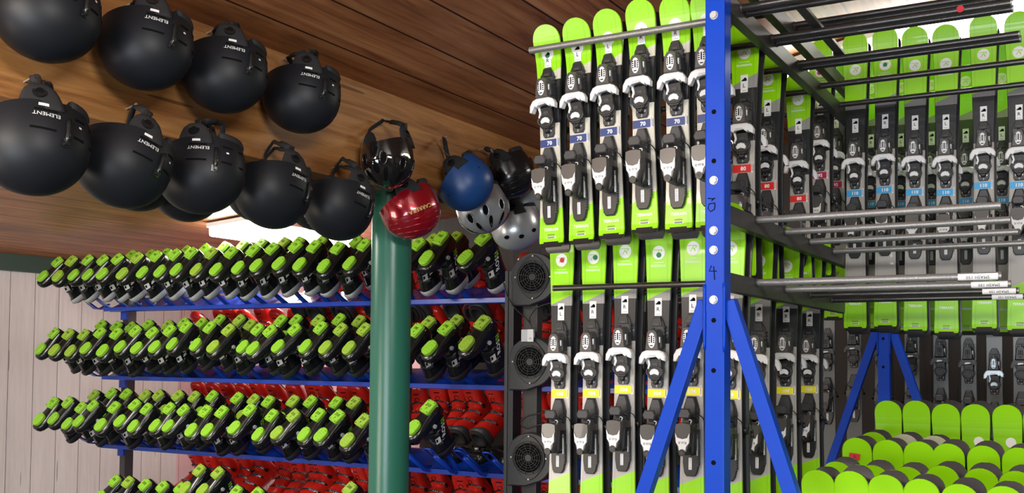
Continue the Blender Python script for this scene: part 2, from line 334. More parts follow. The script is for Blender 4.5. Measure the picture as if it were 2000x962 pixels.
# ================================================================ HELMETS
def make_helmet(style, shell, a=.112, bq=.134, c=.128):
    """local: +y front, +x right, +z crown ; returns list of (name, MB, mats, [children])"""
    def rim(ph):      # rim height by azimuth (0 = front)
        f = math.cos(ph)
        if f >= 0: return -.072+.030*f**2
        return -.072-.016*(-f)**1.5
    def S(ph, z, off=0):
        if z >= 0:
            q = math.sqrt(max(0, 1-(z/c)**2.15))
        else: q = 1-.13*(z/.09)**2
        bb_ = bq*(1.0 if math.cos(ph) > 0 else .97)
        p = Vector((a*q*math.sin(ph), bb_*q*math.cos(ph), z))
        if style == 'vent': 
            p *= 1+.028*math.cos(7*ph)*max(0, math.sin(min(1, (z+.04)/.15)*PI))
        if style == 'ridge':
            p *= 1+.012*abs(math.sin(11*z/.12*1.2+1.5*math.sin(ph)))
        n = Vector((p.x/a**2, p.y/bb_**2, max(z, 0)/c**2)); n.normalize()
        return p+n*off
    parts = []
    n = 44; mz = 14; rings = []
    for j in range(mz+1):
        v = j/mz; ring = []
        for i in range(n):
            ph = 2*PI*i/n; z0 = rim(ph); zz = z0+(c-.0005-z0)*math.sin(v*PI/2)
            ring.append(S(ph, zz))
        rings.append(ring)
    inner = [[Vector((p.x*.9, p.y*.9, p.z*.9 if p.z > 0 else p.z)) for p in r] for r in rings[:-2]]
    m = MB(); m.loft(inner[::-1], 1, True, True, False); m.loft([inner[0], rings[0]], 1, False, False, False); m.loft(rings, 0, True, False, True)
    parts.append(('shell', m, [shell, M['foam']], []))
    def patch(ph0, ph1, z0, z1, off, m, mi=0, nn=8, thick=.0):
        vs = []; 
        for i in range(nn+1):
            t = i/nn; ph = ph0+(ph1-ph0)*t
            for z in (z0, z1): vs.append(S(ph, z, off))
        fs = [(2*i, 2*i+1, 2*i+3, 2*i+2) for i in range(nn)]
        m.add(vs, fs, mi, True)
    def oval(ph, z, rp, rz, off, m, tilt=0, nn=14, mi=0):
        vs = [S(ph, z, off)]
        for i in range(nn):
            a_ = 2*PI*i/nn; u = rp*math.cos(a_); w = rz*math.sin(a_)
            vs.append(S(ph+u*math.cos(tilt)/a-w*math.sin(tilt)/a, z+u*math.sin(tilt)+w*math.cos(tilt), off))
        m.add(vs, [(0, 1+i, 1+(i+1) % nn) for i in range(nn)], mi, True)
    R_ = math.radians
    if style == 'element':
        for sgn in (1, -1):
            for (p0, p1, z) in ((88, 112, -.046), (134, 150, -.046), (86, 112, .004), (132, 148, .004), (163, 174, -.046), (163, 174, .004)):
                m = MB(); patch(sgn*R_(p0), sgn*R_(p1), z-.0028, z+.0028, .0008, m); parts.append(('vent_slot', m, M['ink'], []))
        def words(s, ph, z, size, name, mm, flip=False):
            vs, fs = text_geo(s, size); m = MB()
            m.add([S(ph-x/a, z+y, .0012) for x, y in vs], fs); parts.append((name, m, mm, []))
        words('ELEMENT', R_(101), -.034, .0092, 'lettering', M['whtink'])
        words('ELEMENT', R_(-101), -.034, .0092, 'lettering', M['whtink'])
        m = MB(); patch(R_(92), R_(103), -.064, -.056, .001, m)
        parts.append(('size_sticker', m, M['paper'], []))
        # goggle retainer at the back and its clip
        m = MB(); ph = R_(124); pts = [S(ph, z, .005) for z in (-.035, -.018, .0, .015, .028)]
        m.tube(pts, [.006, .0065, .006, .007, .004], 8); 
        q = S(ph, .045, .003); 
        for i in range(9):
            pass
        cl = MB(); patch(ph-.09, ph+.09, .018, .036, .0035, cl, 0, 6); cl.cyl(S(ph, .028, .003), S(ph, .028, .012), .0045, 12)
        parts.append(('goggle_strap', m, M['gblk'], [('clip', cl, M['gblk'])]))
        m = MB(); patch(R_(139), R_(143), -.030, -.025, .0012, m); parts.append(('tag', m, M['whtink'], []))
    if style == 'vent':
        for sgn in (1, -1):
            for (ph, z) in ((25, .02), (28, .075), (70, .035), (75, .085), (112, .03), (118, .08), (155, .025), (158, .078)):
                m = MB(); oval(sgn*R_(ph), z, .011, .022, .0012, m, sgn*.25); parts.append(('vent_opening', m, M['ink'], []))
                if z < .06:
                    m = MB(); pts = [S(sgn*R_(ph)+.014*math.cos(t)/a, z+.026*math.sin(t), .001) for t in [2*PI*i/16 for i in range(16)]]
                    m.tube(pts, .0026, 6, 0, True); parts.append(('vent_rim', m, shell, []))
    if style == 'ridge':
        m = MB()
        for k in range(5):
            pts = [S(math.radians(20+p), .0+.022*k+.03*math.sin(math.radians(p)*1.0), .0005) for p in range(0, 150, 10) if .022*k+.03*math.sin(math.radians(p)) < c-.006]
            if len(pts) > 3: m.tube(pts, .0022, 6)
            pts = [S(-math.radians(20+p), .0+.022*k+.03*math.sin(math.radians(p)*1.0), .0005) for p in range(0, 150, 10) if .022*k+.03*math.sin(math.radians(p)) < c-.006]
            if len(pts) > 3: m.tube(pts, .0022, 6)
        parts.append(('ridges', m, shell, []))
    if style in ('smooth', 'hole'):
        for sgn in (1, -1):
            for (ph, z) in ((60, .04), (95, .055), (130, .04)) if style == 'hole' else ((40, .0), (130, .0)):
                m = MB(); oval(sgn*R_(ph), z, .012 if style == 'hole' else .003, .009 if style == 'hole' else .003, .0012, m); parts.append(('vent_opening', m, M['ink'], []))
    # ear pads
    for sgn in (1, -1):
        m = MB(); rs = []
        for j in range(6):
            v = j/5; z = -.05-.072*v; w = .052*(1-.5*v**2)*(1 if j < 5 else .72)
            ring = []
            for i in range(14):
                t = 2*PI*i/14; ring.append(Vector((sgn*(a*.87-.014*v+.009*math.cos(t)*(1 if j < 5 else .5)), -.012+w*math.sin(t)+.01*v, z)))
            rs.append(ring if sgn > 0 else ring[::-1])
        m.loft(rs[::-1] , 0, True)
        d = MB(); cx = sgn*(a*.87-.008+.0085)
        d.cyl((cx-sgn*.004, -.004, -.094), (cx+sgn*.0005, -.004, -.096), .017, 20); d.cyl((cx, -.004, -.096), (cx+sgn*.002, -.004, -.096), .010, 18, 1)
        parts.append(('ear_pad', m, M['fab'], [('ear_disc', d, [M['gblk'], M['ink']])]))
    # rear padding
    m = MB(); pts = [S(R_(180+x), -.078, -.012) for x in range(-50, 51, 10)]; m.tube(pts, .013, 8, 0, False, 1.5)
    parts.append(('neck_pad', m, M['fab'], []))
    return parts, S
protos = {}
def helmet_proto(key, style, shell, **k):
    parts, S = make_helmet(style, shell, **k); root = bpy.data.objects.new('helmet', None)
    for nm, m, mm, ch in parts:
        o = m.build(nm, mm, root)
        for cn, cmb, cmm in ch: cmb.build(cn, cmm, o)
    if key == 'carrera':
        vs, fs = text_geo('CARRERA', .015); m = MB(); m.add([S(math.radians(100)-x/.11, .02+y, .0042) for x, y in vs], fs); m.build('lettering', mat('gold_print', (.7, .55, .2), .4), root)
    protos[key] = root; root['S'] = 0
    return root
helmet_proto('element', 'element', M['matte'])
helmet_proto('gloss', 'vent', M['gloss'], a=.098, bq=.115, c=.108)
helmet_proto('carrera', 'ridge', M['redh'], a=.100, bq=.122, c=.112)
helmet_proto('blue', 'smooth', M['blueh'], a=.100, bq=.125, c=.115)
helmet_proto('satin', 'ridge', M['gblk'], a=.100, bq=.122, c=.112)
helmet_proto('silver', 'vent', M['silv'], a=.100, bq=.122, c=.110)
helmet_proto('silver2', 'hole', M['silv'], a=.100, bq=.125, c=.110)
helmet_proto('grey', 'smooth', M['greyh'], a=.100, bq=.12, c=.11)
used = set(); NAILS = []
def hang(key, px, py, rr, back, roll, nod, nail, label, group=None, sc=1.0, nail_d=None):
    """helmet centre seen at px,py on plane x=rr ; back = degrees the rear is turned towards the camera from a pure side view"""
    p = at_r(px, py, rr)+Vector((0, 0, .018))
    pr = protos[key]
    root = tree_copy(pr) if key in used else pr
    if key not in used:
        used.add(key); COL.objects.link(root)
    tocam = Vector((0, 0, CZ))-p; az = math.atan2(tocam.y, tocam.x)
    # flipped helmet: right side points along -X ; turn it to az, then bring the rear round
    Rm = Matrix.Rotation(az+PI+math.radians(back), 3, 'Z')
    flip = Matrix.Rotation(PI, 3, 'Y')
    v = tocam.normalized()
    Rr = Matrix.Rotation(math.radians(roll), 3, v)            # tilt as seen by the camera
    side = v.cross(Vector((0, 0, 1))).normalized(); Rn = Matrix.Rotation(math.radians(nod), 3, side)
    X = Rr @ Rn @ Rm @ flip
    root.matrix_world = Matrix.Translation(p) @ (X*sc).to_4x4()
    tag(root, label, 'helmet', group)
    # chin strap looping up over the nail
    N = at_r(nail[0], nail[1], RB+.035) if nail_d is None else nail_d
    q = (X*sc).inverted() @ (N-p)
    loop = []
    for s in (1, -1):
        E = Vector((s*.080, -.004, -.112)); A = Vector((s*.012, 0, 0))
        seg = [E.lerp(q, t)+Vector((s*.028*math.sin(t*PI), 0, 0)) for t in (0, .2, .4, .6, .8, .93)]
        loop.append(seg)
    path = loop[0]+[q+Vector((0, 0, -.004))]+loop[1][::-1]
    m = MB(); m.tube(path, .009, 8, 0, False, .35); m.tube(loop[0][2:5], .012, 8, 0, False, .6)
    so = m.build('chin_strap', M['fab'], root)
    m = MB(); m.box(loop[0][1], (.018, .012, .026), bev=.003); m.build('buckle', M['gblk'], so)
    # the nail is a thing of its own
    if nail_d is None:
        m = MB(); m.cyl((-.045, 0, -.006), (.008, 0, .006), .0022, 8); m.cyl((.008, 0, .006), (.010, 0, .0065), .0045, 10)
        o = m.build('nail', M['bolt']); o.location = N+Vector((0, 0, .0)); NAILS.append(o); tag(o, 'nail holding the '+label, 'nail')
    return root
G1 = 'matte black helmets hanging on the beam'
CH = -2.36
hang('element', 92, 38, CH, 8, -4, 12, (110, -70), 'matte black ski helmet cut by the top left photo corner, upper row', G1, 1.02)
hang('element', 285, 102, CH, -4, -7, 10, (258, 8), 'matte black ski helmet with steel clip, second in upper row', G1)
hang('element', 439, 153, CH, -2, -5, 10, (418, 60), 'matte black ski helmet, third from left in upper row', G1)
hang('element', 590, 198, CH, -4, -7, 8, (563, 113), 'matte black ski helmet at right end of upper row', G1)
hang('element', 66, 296, CH, -2, -4, 14, (63, 154), 'matte black ski helmet with long strap loop, leftmost in lower row', G1, 1.04)
hang('element', 242, 330, CH, 10, -18, 12, (262, 208), 'matte black ski helmet tilted right, second in lower row', G1)
hang('element', 394, 348, CH, -20, -2, 12, (412, 248), 'matte black ski helmet showing its back clip, third in lower row', G1)
hang('element', 533, 382, CH, 30, -9, 10, (536, 290), 'matte black ski helmet, fourth from left in lower row', G1)
hang('element', 662, 410, CH, 30, -12, 8, (662, 325), 'matte black ski helmet beside the green column, end of lower row', G1)
G2 = 'helmets on the far side of the beam'
def behind(px, py, lab, r=-2.76):
    p = at_r(px, py, r); hang('element', px, py, r, 40, 4, 12, (0, 0), lab, G2, 1.0, Vector((RB-.13, p.y, bb+.06)))
behind(268, 348, 'matte black ski helmet half hidden behind the second lower-row helmet')
behind(364, 372, 'matte black ski helmet half hidden behind the back-clip helmet')
behind(505, 378, 'matte black ski helmet half hidden behind the fourth lower-row helmet')
behind(618, 398, 'matte black ski helmet half hidden beside the green column')
G3 = None
hang('gloss', 757, 322, -2.37, 60, 2, 6, (748, 236), 'glossy black vented helmet hanging in front of the green column', None)
hang('carrera', 803, 420, -2.40, 10, 26, 0, (805, 372), 'shiny metallic red ridged helmet below the glossy black helmet', None)
hang('blue', 910, 366, -2.37, 6, 44, 0, (868, 270), 'matte blue helmet tipped on its side on the beam', None)
hang('satin', 995, 350, -2.37, -10, 28, 0, (948, 290), 'satin black helmet right of the blue helmet', None)
hang('silver', 943, 416, -2.42, -20, 22, 5, (940, 360), 'silver helmet with oval vents below the blue helmet', None)
hang('silver2', 1010, 452, -2.42, 0, 16, 0, (1030, 385), 'silver helmet with round holes left of the leftmost ski', None)
hang('grey', 1030, 402, -2.42, -10, -10, 0, (1036, 310), 'grey helmet behind the satin black helmet near the skis', None)

# ================================================================ SKIS
LETT = {}
def put_text(m, s, size, cx, ct, p, mi=0, rot=0, shear=0, space=1.0, weight=0, sx=1.0):
    vs, fs = text_geo(s, size, shear, space, weight); c_, s_ = math.cos(rot), math.sin(rot)
    m.add([(cx+(x*sx*c_-y*s_), -p, -ct+(x*sx*s_+y*c_)) for x, y in vs], fs, mi)
TYPES = {  # L, circle t, tb (binding start), tg, tb0, tb1, tt
    70: dict(L=.690, ci=.085, tb=.130, tg=.150, b0=.168, b1=.305, tt=.583),
    80: dict(L=.800, ci=.092, tb=.220, tg=.178, b0=.205, b1=.37, tt=.68),
    92: dict(L=.930, ci=.118, tb=.290, tg=.235, b0=.262, b1=.43, tt=.80),
    104: dict(L=1.04, ci=.135, tb=.333, tg=.264, b0=.283, b1=.416, tt=.836),
    110: dict(L=1.165, ci=.142, tb=.392, tg=.272, b0=.298, b1=.47, tt=.985)}
def ski_outline(L, t):
    # half width at distance t from the tip
    tipw, waist, tail = .0475, .0345, .044
    tw = .10; u = t/L
    base = waist+(tipw-waist)*max(0, (1-(t-.06)/(L*.42)))**1.6 if t > .06 and (t-.06) < L*.42 else (tipw if t <= .06 else waist+(tail-waist)*max(0, (u-.5)/.5)**1.5)
    if t < .055: base *= (max(0, 1-(1-t/.050)**2.6) if t < .05 else 1)**.5
    e = L-t
    if e < .028: base *= .70+.30*math.sqrt(max(0, 1-(1-e/.028)**2))
    return base
def ski_body_mb(L, curl=.030, th=.011):
    m = MB(); ts = [.0006, .002, .005, .010, .017, .026, .036, .047, .058, .08, .11, .14]+[.14+(L-.17)*i/10 for i in range(1, 10)]+[L-.028, L-.018, L-.010, L-.004, L-.0004]
    rings = []
    for t in ts:
        w = ski_outline(L, t); cy = -curl*max(0, (1-t/.13))**2 if t < .13 else 0
        cy -= .008*max(0, 1-(L-t)/.05)**2
        z = L-t; e = min(.002, w*.4)
        rings.append([(-w, cy-th+.003, z), (-w+e, cy-th, z), (w-e, cy-th, z), (w, cy-th+.003, z), (w, cy, z), (-w, cy, z)])
    n = 6
    vs = [v for r in rings for v in r]
    for i in range(len(rings)-1):
        for j in range(n):
            k = (j+1) % n; f = (i*n+j, (i+1)*n+j, (i+1)*n+k, i*n+k); m.f.append(list(f)); m.m.append(0 if j in (0, 1, 2) else 1); m.s.append(False)
    m.v = vs; m.f.append(list(range(n))); m.m.append(0); m.s.append(False)
    m.f.append([(len(rings)-1)*n+j for j in range(n)][::-1]); m.m.append(1); m.s.append(False)
    return m
M['base'] = mat('black_ski_base', (.020, .020, .022), .25)
BODY = {}
def binding(root, L, tb, metal=False, alt=None):
    """mounts on the top sheet: p is height above the top sheet"""
    z = L-tb; TH = .011
    white = alt or M['wht']
    def done(m, name, mm, par):
        o = m.build(name, mm, par)
        if par is root: o.location = (0, -TH, z)
        return o
    # toe plate
    m = MB(); m.plate([(-.010, 0), (.010, 0), (.020, .018), (.024, .035), (.025, .14), (.021, .150), (.019, .21), (.014, .219), (-.014, .219), (-.019, .21), (-.021, .15), (-.025, .14), (-.024, .035), (-.020, .018)], 0, .009, 0, .002)
    for i in range(9): m.box((.0235, -.009, -(.032+i*.0115)), (.006, .010, .006), 1, bev=.001)
    m.plate([(-.012, .004), (.012, .004), (.018, .03), (-.018, .03)], .009, .013, 1, .001)
    m.plate(rrect(0, .024, .009, .004, .002), .013, .0145, 0, .0005)
    pl = done(m, 'toe_plate', [M['dgr'], M['blk']], root)
    m = MB()
    for s in (-1, 1): m.cyl((s*.0095, -.009, -.200), (s*.0095, -.0125, -.200), .0042, 12)
    m.build('screws', M['bolt'], pl)
    m = MB(); put_text(m, 'ROSSIGNOL', .004, 0, .203, .0095, rot=-PI/2); m.build('lettering', M['whtink'], pl)
    # toe piece housing
    m = MB()
    m.plate([(-.012, .040), (.012, .040), (.020, .050), (.024, .075), (.027, .106), (-.027, .106), (-.024, .075), (-.020, .050)], .008, .052, 0, .004, top=(.74, .86), smooth=False)
    m.cyl((0, -.045, -.046), (0, -.040, -.036), .0055, 12, 1)
    m.plate([(.020, .060), (.027, .062), (.029, .095), (.022, .1)], .012, .040, 1, .002)
    tp = done(m, 'toe_piece', [M['mgr'] if not metal else M['blk'], M['dgr']], root)
    m = MB(); m.plate(ell(0, .074, .0115, .0235, 20), .0505, .0535, 0, .001); win = m.build('release_window', white, tp)
    m = MB()
    for i in range(4):
        for s in (-1, 1): m.box((s*.0072, -.0537, -(.062+i*.006)), (.0045, .0006, .0032))
    m.box((0, -.0538, -.070), (.0035, .0006, .022)); m.box((0, -.0538, -.090), (.009, .0006, .003)); m.build('scale_marks', M['ink'], win)
    m = MB(); m.box((.0205, -.038, -.072), (.004, .012, .018), 0, Matrix.Rotation(.25, 3, 'Z'), bev=.001); m.build('side_marks', M['pale'], tp)
    # white wings
    m = MB(); w = [(-.020, .104), (.022, .104), (.036, .110), (.043, .122), (.042, .137), (.035, .135), (.030, .126), (.024, .132), (.016, .124), (0, .121), (-.013, .124), (-.020, .132), (-.027, .127), (-.036, .146), (-.044, .145), (-.043, .126), (-.034, .110)]
    m.plate(w, .026, .050, 0, .004)
    wg = done(m, 'toe_wings', white, root)
    m = MB(); m.plate([(-.010, .118), (.010, .118), (.014, .124), (-.014, .128)], .046, .052, 0, .001); m.build('wing_pad', M['pale'], wg)
    # mid body, lever ring
    m = MB(); m.plate([(-.020, .128), (.022, .126), (.024, .15), (.026, .168), (.022, .186), (.012, .196), (-.012, .196), (-.022, .186), (-.026, .168), (-.020, .15)], .008, .026, 0, .003)
    m.plate(ell(0, .197, .011, .012, 16), .008, .022, 0, .003); m.plate(rrect(.002, .147, .008, .006, .002), .026, .028, 1, .0005)
    md = done(m, 'step_in_plate', [M['blk'], M['dgr']], root)
    m = MB(); m.tube([(.026*math.cos(t), -.027, -(.170+.017*math.sin(t))) for t in [2*PI*i/20 for i in range(20)]], .0028, 8, 0, True); m.build('plate_rim', M['dgr'], md)
    m = MB(); m.plate([(-.016, .172), (-.010, .163), (0, .160), (.010, .163), (.016, .172), (.013, .180), (0, .176), (-.013, .180)], .026, .030, 0, .001); m.build('glide_pad', white, md)
    m = MB(); m.plate([(-.024, .130), (-.017, .130), (-.013, .147), (-.018, .162), (-.023, .160), (-.019, .147)], .024, .030, 0, .001); m.build('side_blade', white, md)
    m = MB(); m.tube([(.006*math.cos(t), -.023, -(.197+.007*math.sin(t))) for t in [2*PI*i/12 for i in range(12)]], .002, 6, 0, True); m.build('pull_ring', M['dgr'], md)
    # heel plate
    m = MB(); m.plate([(-.013, .251), (.013, .251), (.021, .276), (.025, .29), (.023, .33), (.024, .39), (.027, .40), (.027, .45), (.020, .480), (.013, .490), (-.013, .490), (-.020, .480), (-.024, .45), (-.023, .33), (-.025, .29), (-.021, .276)], 0, .012, 0, .002)
    for i in range(9): m.box((.0255, -.010, -(.395+i*.0075)), (.005, .012, .0045), 1, bev=.001)
    hp = done(m, 'heel_plate', [M['blk'], M['dgr']], root)
    m = MB(); m.plate([(-.011, .253), (.011, .253), (.018, .274), (.018, .315), (-.018, .315), (-.018, .274)], .012, .019, 0, .003); m.build('heel_pad', M['dgr'], hp)
    m = MB(); m.plate(rrect(0, .452, .005, .018, .001), .0125, .0135, 0, .0003); rl = m.build('ruler_label', M['paper'], hp)
    m = MB(); [m.box((0, -.0138, -(.437+i*.005)), (.006, .0003, .0012)) for i in range(7)]; m.build('ruler_marks', M['ink'], rl)
    # brake
    m = MB(); hx = [(-.021, .300), (-.014, .285), (.014, .285), (.021, .300), (.016, .313), (-.016, .313)]
    m.plate(hx, .058, .072, 0, .003); m.box((0, -.040, -.312), (.022, .045, .010), 0, Matrix.Rotation(-.3, 3, 'X'), bev=.002); m.box((0, -.028, -.324), (.034, .03, .016), 0, bev=.003)
    br = done(m, 'brake_pedal', M['dgr'], root)
    m = MB(); m.cyl((.010, -.043, -.323), (.010, -.046, -.323), .006, 14); m.cyl((.010, -.046, -.323), (.010, -.0465, -.323), .003, 10, 1); m.build('brake_screw', [M['bolt'], M['ink']], br)
    for s in (-1, 1):
        m = MB(); m.tube([(s*.020, -.030, -.300), (s*.030, -.030, -.302), (s*.037, -.012, -.312), (s*.044, .004, -.334)], .0016, 6, 0); w_ = m.build('brake_arm', M['blk'], br)
        m = MB(); m.tube([(s*.044, .004, -.334), (s*.047, .010, -.352)], .005, 8); m.build('brake_tip', M['blk'], w_)
    # heel piece
    m = MB(); hs = [(-.026, .330), (-.012, .326), (.012, .326), (.026, .330), (.027, .352), (.022, .385), (.014, .412), (.006, .424), (-.006, .424), (-.014, .412), (-.022, .385), (-.027, .352)]
    m.plate(hs, .018, .080, 0, .006, top=(.88, .96)); m.box((0, -.035, -.326), (.020, .035, .012), 1, bev=.003)
    m.plate([(.018, .345), (.030, .350), (.028, .41), (.016, .425)], .012, .055, 1, .002)
    he = done(m, 'heel_piece', [M['mgr'], M['blk']], root)
    m = MB(); yy = [(-.023, .356), (-.016, .370), (.0, .374), (.016, .370), (.022, .356), (.021, .385), (.012, .396), (.010, .410), (-.010, .410), (-.012, .396), (-.020, .385)]
    m.plate(yy, .078, .083, 0, .001); inl = m.build('heel_inlay', white, he)
    m = MB(); put_text(m, 'Kid-X', .0075, 0, .385, .0834, rot=PI); m.build('lettering', M['ink'], inl)
    m = MB(); m.cyl((0, -.070, -.414), (0, -.086, -.414), .0105, 16); m.cyl((0, -.086, -.414), (0, -.0865, -.414), .005, 12, 1); m.build('lever_end', [M['blk'], M['dgr']], he)
    vs, fs = text_geo('XPRESS', .009); m = MB(); m.add([(.0302, -.036-y, -(.383-x)) for x, y in vs], fs); m.build('lettering', M['whtink'], he)
    m = MB(); m.box((.028, -.030, -.40), (.003, .010, .05), 0, Matrix.Rotation(.1, 3, 'X'), bev=.001); m.build('heel_slide', M['pale'], he)
def make_ski(kind):
    T = TYPES[kind]; L = T['L']
    root = bpy.data.objects.new('ski', None)
    body = lin((206, 202, 188)) if kind == 70 else lin((176, 172, 166)); grey = lin((206, 202, 184)) if kind == 70 else lin((150, 148, 146))
    sheet = topsheet('ski_sheet_%d' % kind, L, T['tg'], T['b0'], T['b1'], T['tt'], body, grey)
    o = ski_body_mb(L).build('ski_body', [sheet, M['base']], root)
    def surf(t): return .0114+(.030*max(0, 1-t/.13)**2)
    up = [0.0]
    def strip(m, p, half, t_a, t_b, n=10, th=.0006):
        rs = []
        for i in range(n+1):
            t = t_a+(t_b-t_a)*i/n; w = max(half(t), .0005); rs.append([(-w, -p, -t), (-w, -p-th, -t), (w, -p-th, -t), (w, -p, -t)])
        m.loft(rs, 0, False)
    def conform(m, p0, zo=0.0):
        m.v = [(x, y-(surf(zo-z)+up[0]-p0), z) for x, y, z in m.v]
    if kind != 70 or True:
        t = T['ci']; p = surf(t)
        m = MB(); strip(m, p, lambda q: .0205*math.sqrt(max(0, 1-((q-t)/.0215)**2)), t-.0215, t+.0215, 26); conform(m, p); dd = m.build('logo_disc', M['whtink'], root)
        m = MB(); put_text(m, 'R', .0170, .001, t, p+.0009, shear=.5, sx=1.35, weight=-.01); m.box((-.003, -p-.0009, -t+.0083), (.027, .0003, .0016)); conform(m, p); lo = m.build('logo_letter', M['limeink'], dd)
        dd.location.z = L; 
        if kind != 70:
            m = MB(); m.box((0, -p-.0004, L-t-.0305), (.034, .0004, .0010)); put_text(m, 'ROSSIGNOL', .0066, 0, t+.0405-L, p+.0006, space=1.0, weight=.015); conform(m, p, L); m.build('wordmark', M['whtink'], root)
    t0 = T['tb']-.0575; p = surf(t0)
    if kind == 70: p += .0012; up[0] = .0012
    m = MB(); strip(m, p, lambda q: .0115, t0, t0+.055, 10, .0007); conform(m, p); st = m.build('rental_sticker', M['paper'], root); st.location.z = L
    m = MB(); q = t0+.014
    m.plate([(-.009, q+.006), (-.007, q+.001), (-.005, q+.003), (-.004, q-.003), (-.002, q+.0), (.0, q-.005), (.006, q-.004), (.008, q+.0), (.008, q+.006)], p+.0007, p+.0010, 0, .0001)
    m.box((0, -p-.0009, -(t0+.050)), (.014, .0003, .0008)); conform(m, p); m.build('sticker_emblem', M['ink'], st)
    for ch in 'LR':
        m = MB(); put_text(m, ch, .012, 0, t0+.034, p+.0011, weight=.01); conform(m, p); LETT[(kind, ch)] = m
    # size band
    tl = T['tb']+.2235; w = ski_outline(L, tl)-.0022
    m = MB(); m.box((0, -.0114, L-tl-.012), (2*w, .0007, .024)); bd = m.build('size_band', M['band'][kind], root)
    m = MB(); put_text(m, str(kind), .0130, 0, tl+.012-L, .0121, weight=.035, space=1.05); m.build('size_number', M['whtink'], bd)
    m = MB(); m.box((w-.005, -.0120, L-tl-.010), (.006, .0005, .032)); bc = m.build('side_label', M['paper'], root)
    m = MB(); [m.box((w-.005, -.0124, L-tl+.003-i*.0045), (.0022, .0003, .0030)) for i in range(6)]; m.build('side_label_print', M['ink'], bc)
    te = L-{70: .055, 80: .072, 92: .08, 104: .09, 110: .106}[kind]
    m = MB(); put_text(m, 'TERRAIN', .0088, 0, te-L, .0124, weight=.03, space=1.05); [m.box((s*.030, -.0115, L-te), (.0006, .0003, .018)) for s in (-1, 1)]; m.build('model_name', M['whtink'], root)
    m = MB(); m.box((0, -.0118-.001, .030), (.030, .0005, .0065)); bc = m.build('barcode_label', M['paper'], root)
    m = MB(); [m.box((-.012+i*.0017, -.0133, .030), (.0008 if i % 3 else .0012, .0003, .005)) for i in range(15)]; m.box((0, -.0125, .0370), (.026, .0003, .0011)); m.box((0, -.0125, .0395), (.022, .0003, .0009)); m.build('barcode', M['ink'], bc)
    binding(root, L, T['tb'])
    LM = {}
    for ch in 'LR':
        o = LETT[(kind, ch)].build('sticker_letter', M['ink'], st); LM[ch] = o.data; bpy.data.objects.remove(o)
    root_st = st
    return root, LM
SKI = {}
first = set()
def place_ski(kind, tip, d, lab, group, ch='R', tilt=0, lean=0, face=1, extra=None):
    """tip = pixel of the tip top on plane y=d ; face=-1 turns the ski to show its base"""
    if kind not in SKI: SKI[kind] = make_ski(kind)
    pr, LM = SKI[kind]
    if isinstance(tip, Vector): p = tip
    else: p = at_d(tip[0], tip[1], d)
    root = tree_copy(pr)
    L = TYPES[kind]['L']
    R = Matrix.Rotation(math.radians(tilt), 3, 'Y') @ Matrix.Rotation(math.radians(lean), 3, 'X')
    if face < 0: R = R @ Matrix.Rotation(PI, 3, 'Z')
    base = p-R @ Vector((0, 0, L))
    root.matrix_world = Matrix.Translation(base) @ R.to_4x4()
    tag(root, lab, 'ski', group)
    for c_ in root.children:
        if c_.name.startswith('rental_sticker'):
            o = bpy.data.objects.new('sticker_letter', LM[ch]); COL.objects.link(o); o.parent = c_
        if extra and c_.name.startswith('logo_disc'):
            m = MB(); t = TYPES[kind]['ci']; pp = .0122+.03*max(0, 1-(t+extra[2])/.13)**2
            m.plate(ell(extra[1], t+extra[2], .0080, .0080, 18), pp+.0006, pp+.0016, 0, .0003); m.build('dot_sticker', M[extra[0]], c_)
    return root, p, R
def pair(kind, tip, d, lab, group, ch='R', tilt=0, mate=True, extra=None, dx=.006, dz=-.012):
    root, p, R = place_ski(kind, tip, d, lab, group, ch, tilt, 0, 1, extra)
    if mate:
        q = p+Vector((dx, .020, dz)); place_ski(kind, q, d, 'backward mate of the '+lab, group+', mates', 'L' if ch == 'R' else 'R', tilt*.6, 0, -1)
    return p
g70 = 'skis marked 70 in the front left row'
f70 = [((1073, 55), 'R'), ((1131, 42), 'L'), ((1191, 25), 'L'), ((1255, 6), 'R'), ((1322, -3), 'R'), ((1383, -14), 'R')]
for i, (tp_, ch) in enumerate(f70):
    pair(70, tp_, 2.80, '%s lime ski marked 70 from left%s' % (ORD[i], ', half behind blue post' if i == 5 else ''), g70, ch, [-1.6, -1.5, -1.2, -1.2, -1.0, -.8][i], True, [('grn', 0, .0), None, None, None, None, None][i] and ('grn', 0, .006), dx=.010, dz=-.014)
g104 = 'skis marked 104 in the front left row'
f104 = [(1101, 428, 'L', ('red', .002, 0)), (1163, 421, 'R', ('grn', .007, .001)), (1225, 408, 'R', None), (1290, 409, 'R', ('grn', .001, .008)), (1357, 399, 'L', None), (1430, 398, 'R', None)]
for i, (x, y, ch, ex) in enumerate(f104):
    nm = ['ski marked 104 with red dot, leftmost', 'ski marked 104 with green dot beside its logo, second', 'third ski marked 104 from left', 'ski marked 104 with green dot under its logo, fourth', 'fifth ski marked 104, left of blue post', 'sixth ski marked 104, right of blue post'][i]
    pair(104, (x, y), 2.97, nm, g104, ch, .3, True, ex, dx=.010, dz=-.01)
g80 = 'skis marked 80 on the upper tier'
p0 = pair(80, (1457, 47), 3.10, 'red-banded ski marked 80 just right of the blue post', g80, 'L', .6)
for i in range(1, 6): pair(80, p0+Vector((-.108*i, .0, random.uniform(-.01, .01))), 3.10, 'ski marked 80 behind the %s ski marked 70 from right' % ORD[i-1], g80, 'LR'[i % 2], .3, i < 3)
p0 = pair(80, (1502, 104), 3.42, 'ski marked 80, second back from blue post', g80, 'L', .5)
p0 = pair(80, (1560, 147), 3.74, 'ski marked 80 with bright lime tip, third back from blue post', g80, 'L', -.5)
g92 = 'skis marked 92 on the upper tier'
pair(92, (1604, 84), 4.06, 'magenta-banded ski marked 92 with red dot on its logo', g92, 'R', .3, True, ('red', -.004, .003))
